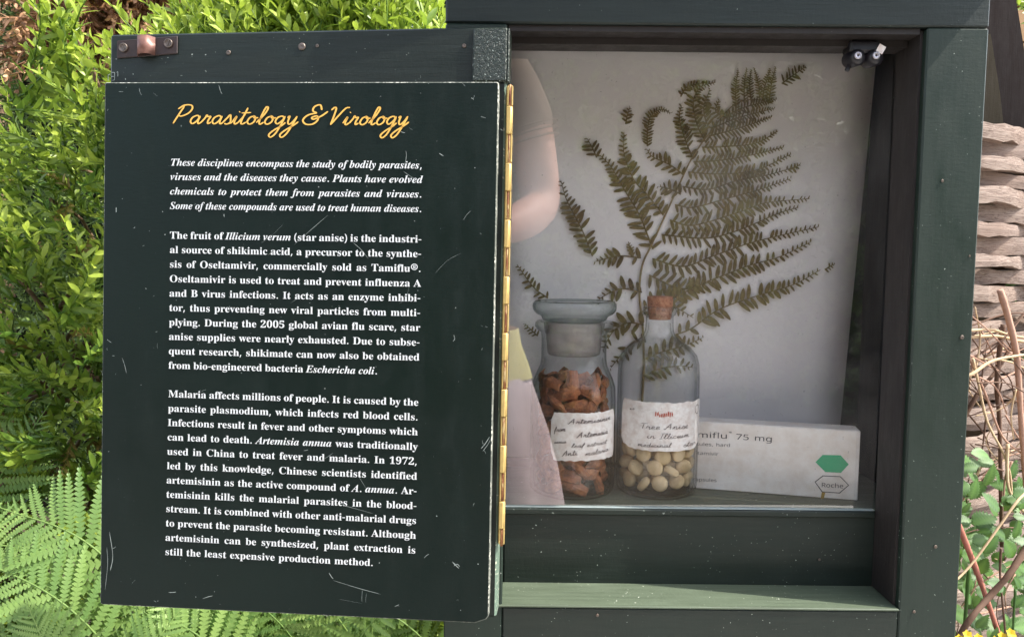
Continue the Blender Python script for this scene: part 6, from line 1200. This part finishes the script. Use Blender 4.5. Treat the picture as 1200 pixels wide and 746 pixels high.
MB().tube([pp(PX_-.026, -.782, .545), pp(PX_-.01, -.770, .543), pp(PX_+.01, -.770, .543), pp(PX_+.026, -.782, .545)], [.002, .006, .006, .002], 6).build('mouth', simple('lips', (.5, .2, .17), .5), per)
for sx in (-1, 1): skin('ear', [(pp(PX_+sx*.078, -.87, .60), .011, None), (pp(PX_+sx*.086, -.878, .585), .010, 0), (pp(PX_+sx*.080, -.868, .565), .007, 1)], m_skin, per, 1)
# shirt: torso and two sleeves
tc = [(pp(PX_, -.87, -.20), (.175, .125), None), (pp(PX_, -.87, .02), (.150, .115), 0), (pp(PX_, -.88, .22), (.155, .12), 1), (pp(PX_, -.885, .345), (.115, .09), 2), (pp(PX_, -.885, .40), (.07, .065), 3),
      (pp(SHR[0]-.01, SHR[1], SHR[2]-.005), (.066, .066), 3), (pp(.018, -.88, .30), .060, 5), (pp(.034, -.88, .225), .058, 6), (pp(SHL[0]+.01, SHL[1], SHL[2]-.005), (.066, .066), 3), (pp(-.36, -.865, .30), .060, 8), (pp(-.375, -.86, .235), .058, 9)]
skin('shirt', tc, m_tee, per)
def loft(rings, mat, name, n=48, folds=.01, seed=0):
    vs = []
    for k, (x, y, z, rx, ry) in enumerate(rings):
        for i in range(n):
            a = i/n*6.2832; f = 1+folds*k/len(rings)*4*(math.sin(a*7+seed+k*.3)+.6*math.sin(a*12-k*.5)); vs.append((x+rx*f*math.cos(a)-PO.x, y+ry*f*math.sin(a)-PO.y, z-PO.z))
    return MB().add(vs, [(j*n+i, (j+1)*n+i, (j+1)*n+(i+1) % n, j*n+(i+1) % n) for j in range(len(rings)-1) for i in range(n)], 0, None, True).build(name, mat, per)
wX = -.175
loft([(wX, -.86, -.135, .185, .13), (wX, -.86, -.17, .192, .135), (wX, -.86, -.205, .205, .14), (wX, -.86, -.232, .212, .145)], m_yc, 'yellow_hem', folds=.006)
loft([(wX, -.86, -.228, .208, .142), (wX, -.86, -.28, .225, .15), (wX, -.86, -.34, .245, .16), (wX, -.86, -.42, .265, .17), (wX, -.86, -.50, .272, .175), (wX, -.86, -.62, .28, .18), (wX, -.86, -.80, .285, .18)], m_pk, 'skirt', folds=.020, seed=1)
m_ph = simple('phone_case', (.02, .02, .022), .3)
ph = MB().box((-.165, -.600, -.035), (-.013, -.592, .040), bev=.003).build('phone', m_ph); tag(ph, 'dark phone held sideways in both hands by the person', 'phone')

for k in range(3):                                     # stitched hem of the near sleeve
    c_ = Vector((.030+.002*k, -.88, .262-.013*k)); t_ = Vector((.28, 0, -.96)); u_ = Vector((.96, 0, .28)); pts = [c_+u_*.0555*math.cos(a)+Vector((0, 1, 0))*.0555*math.sin(a)-PO for a in [i/20*6.2832 for i in range(21)]]
    MB().tube(pts, .0022, 6).build('sleeve_hem', m_tee, per)
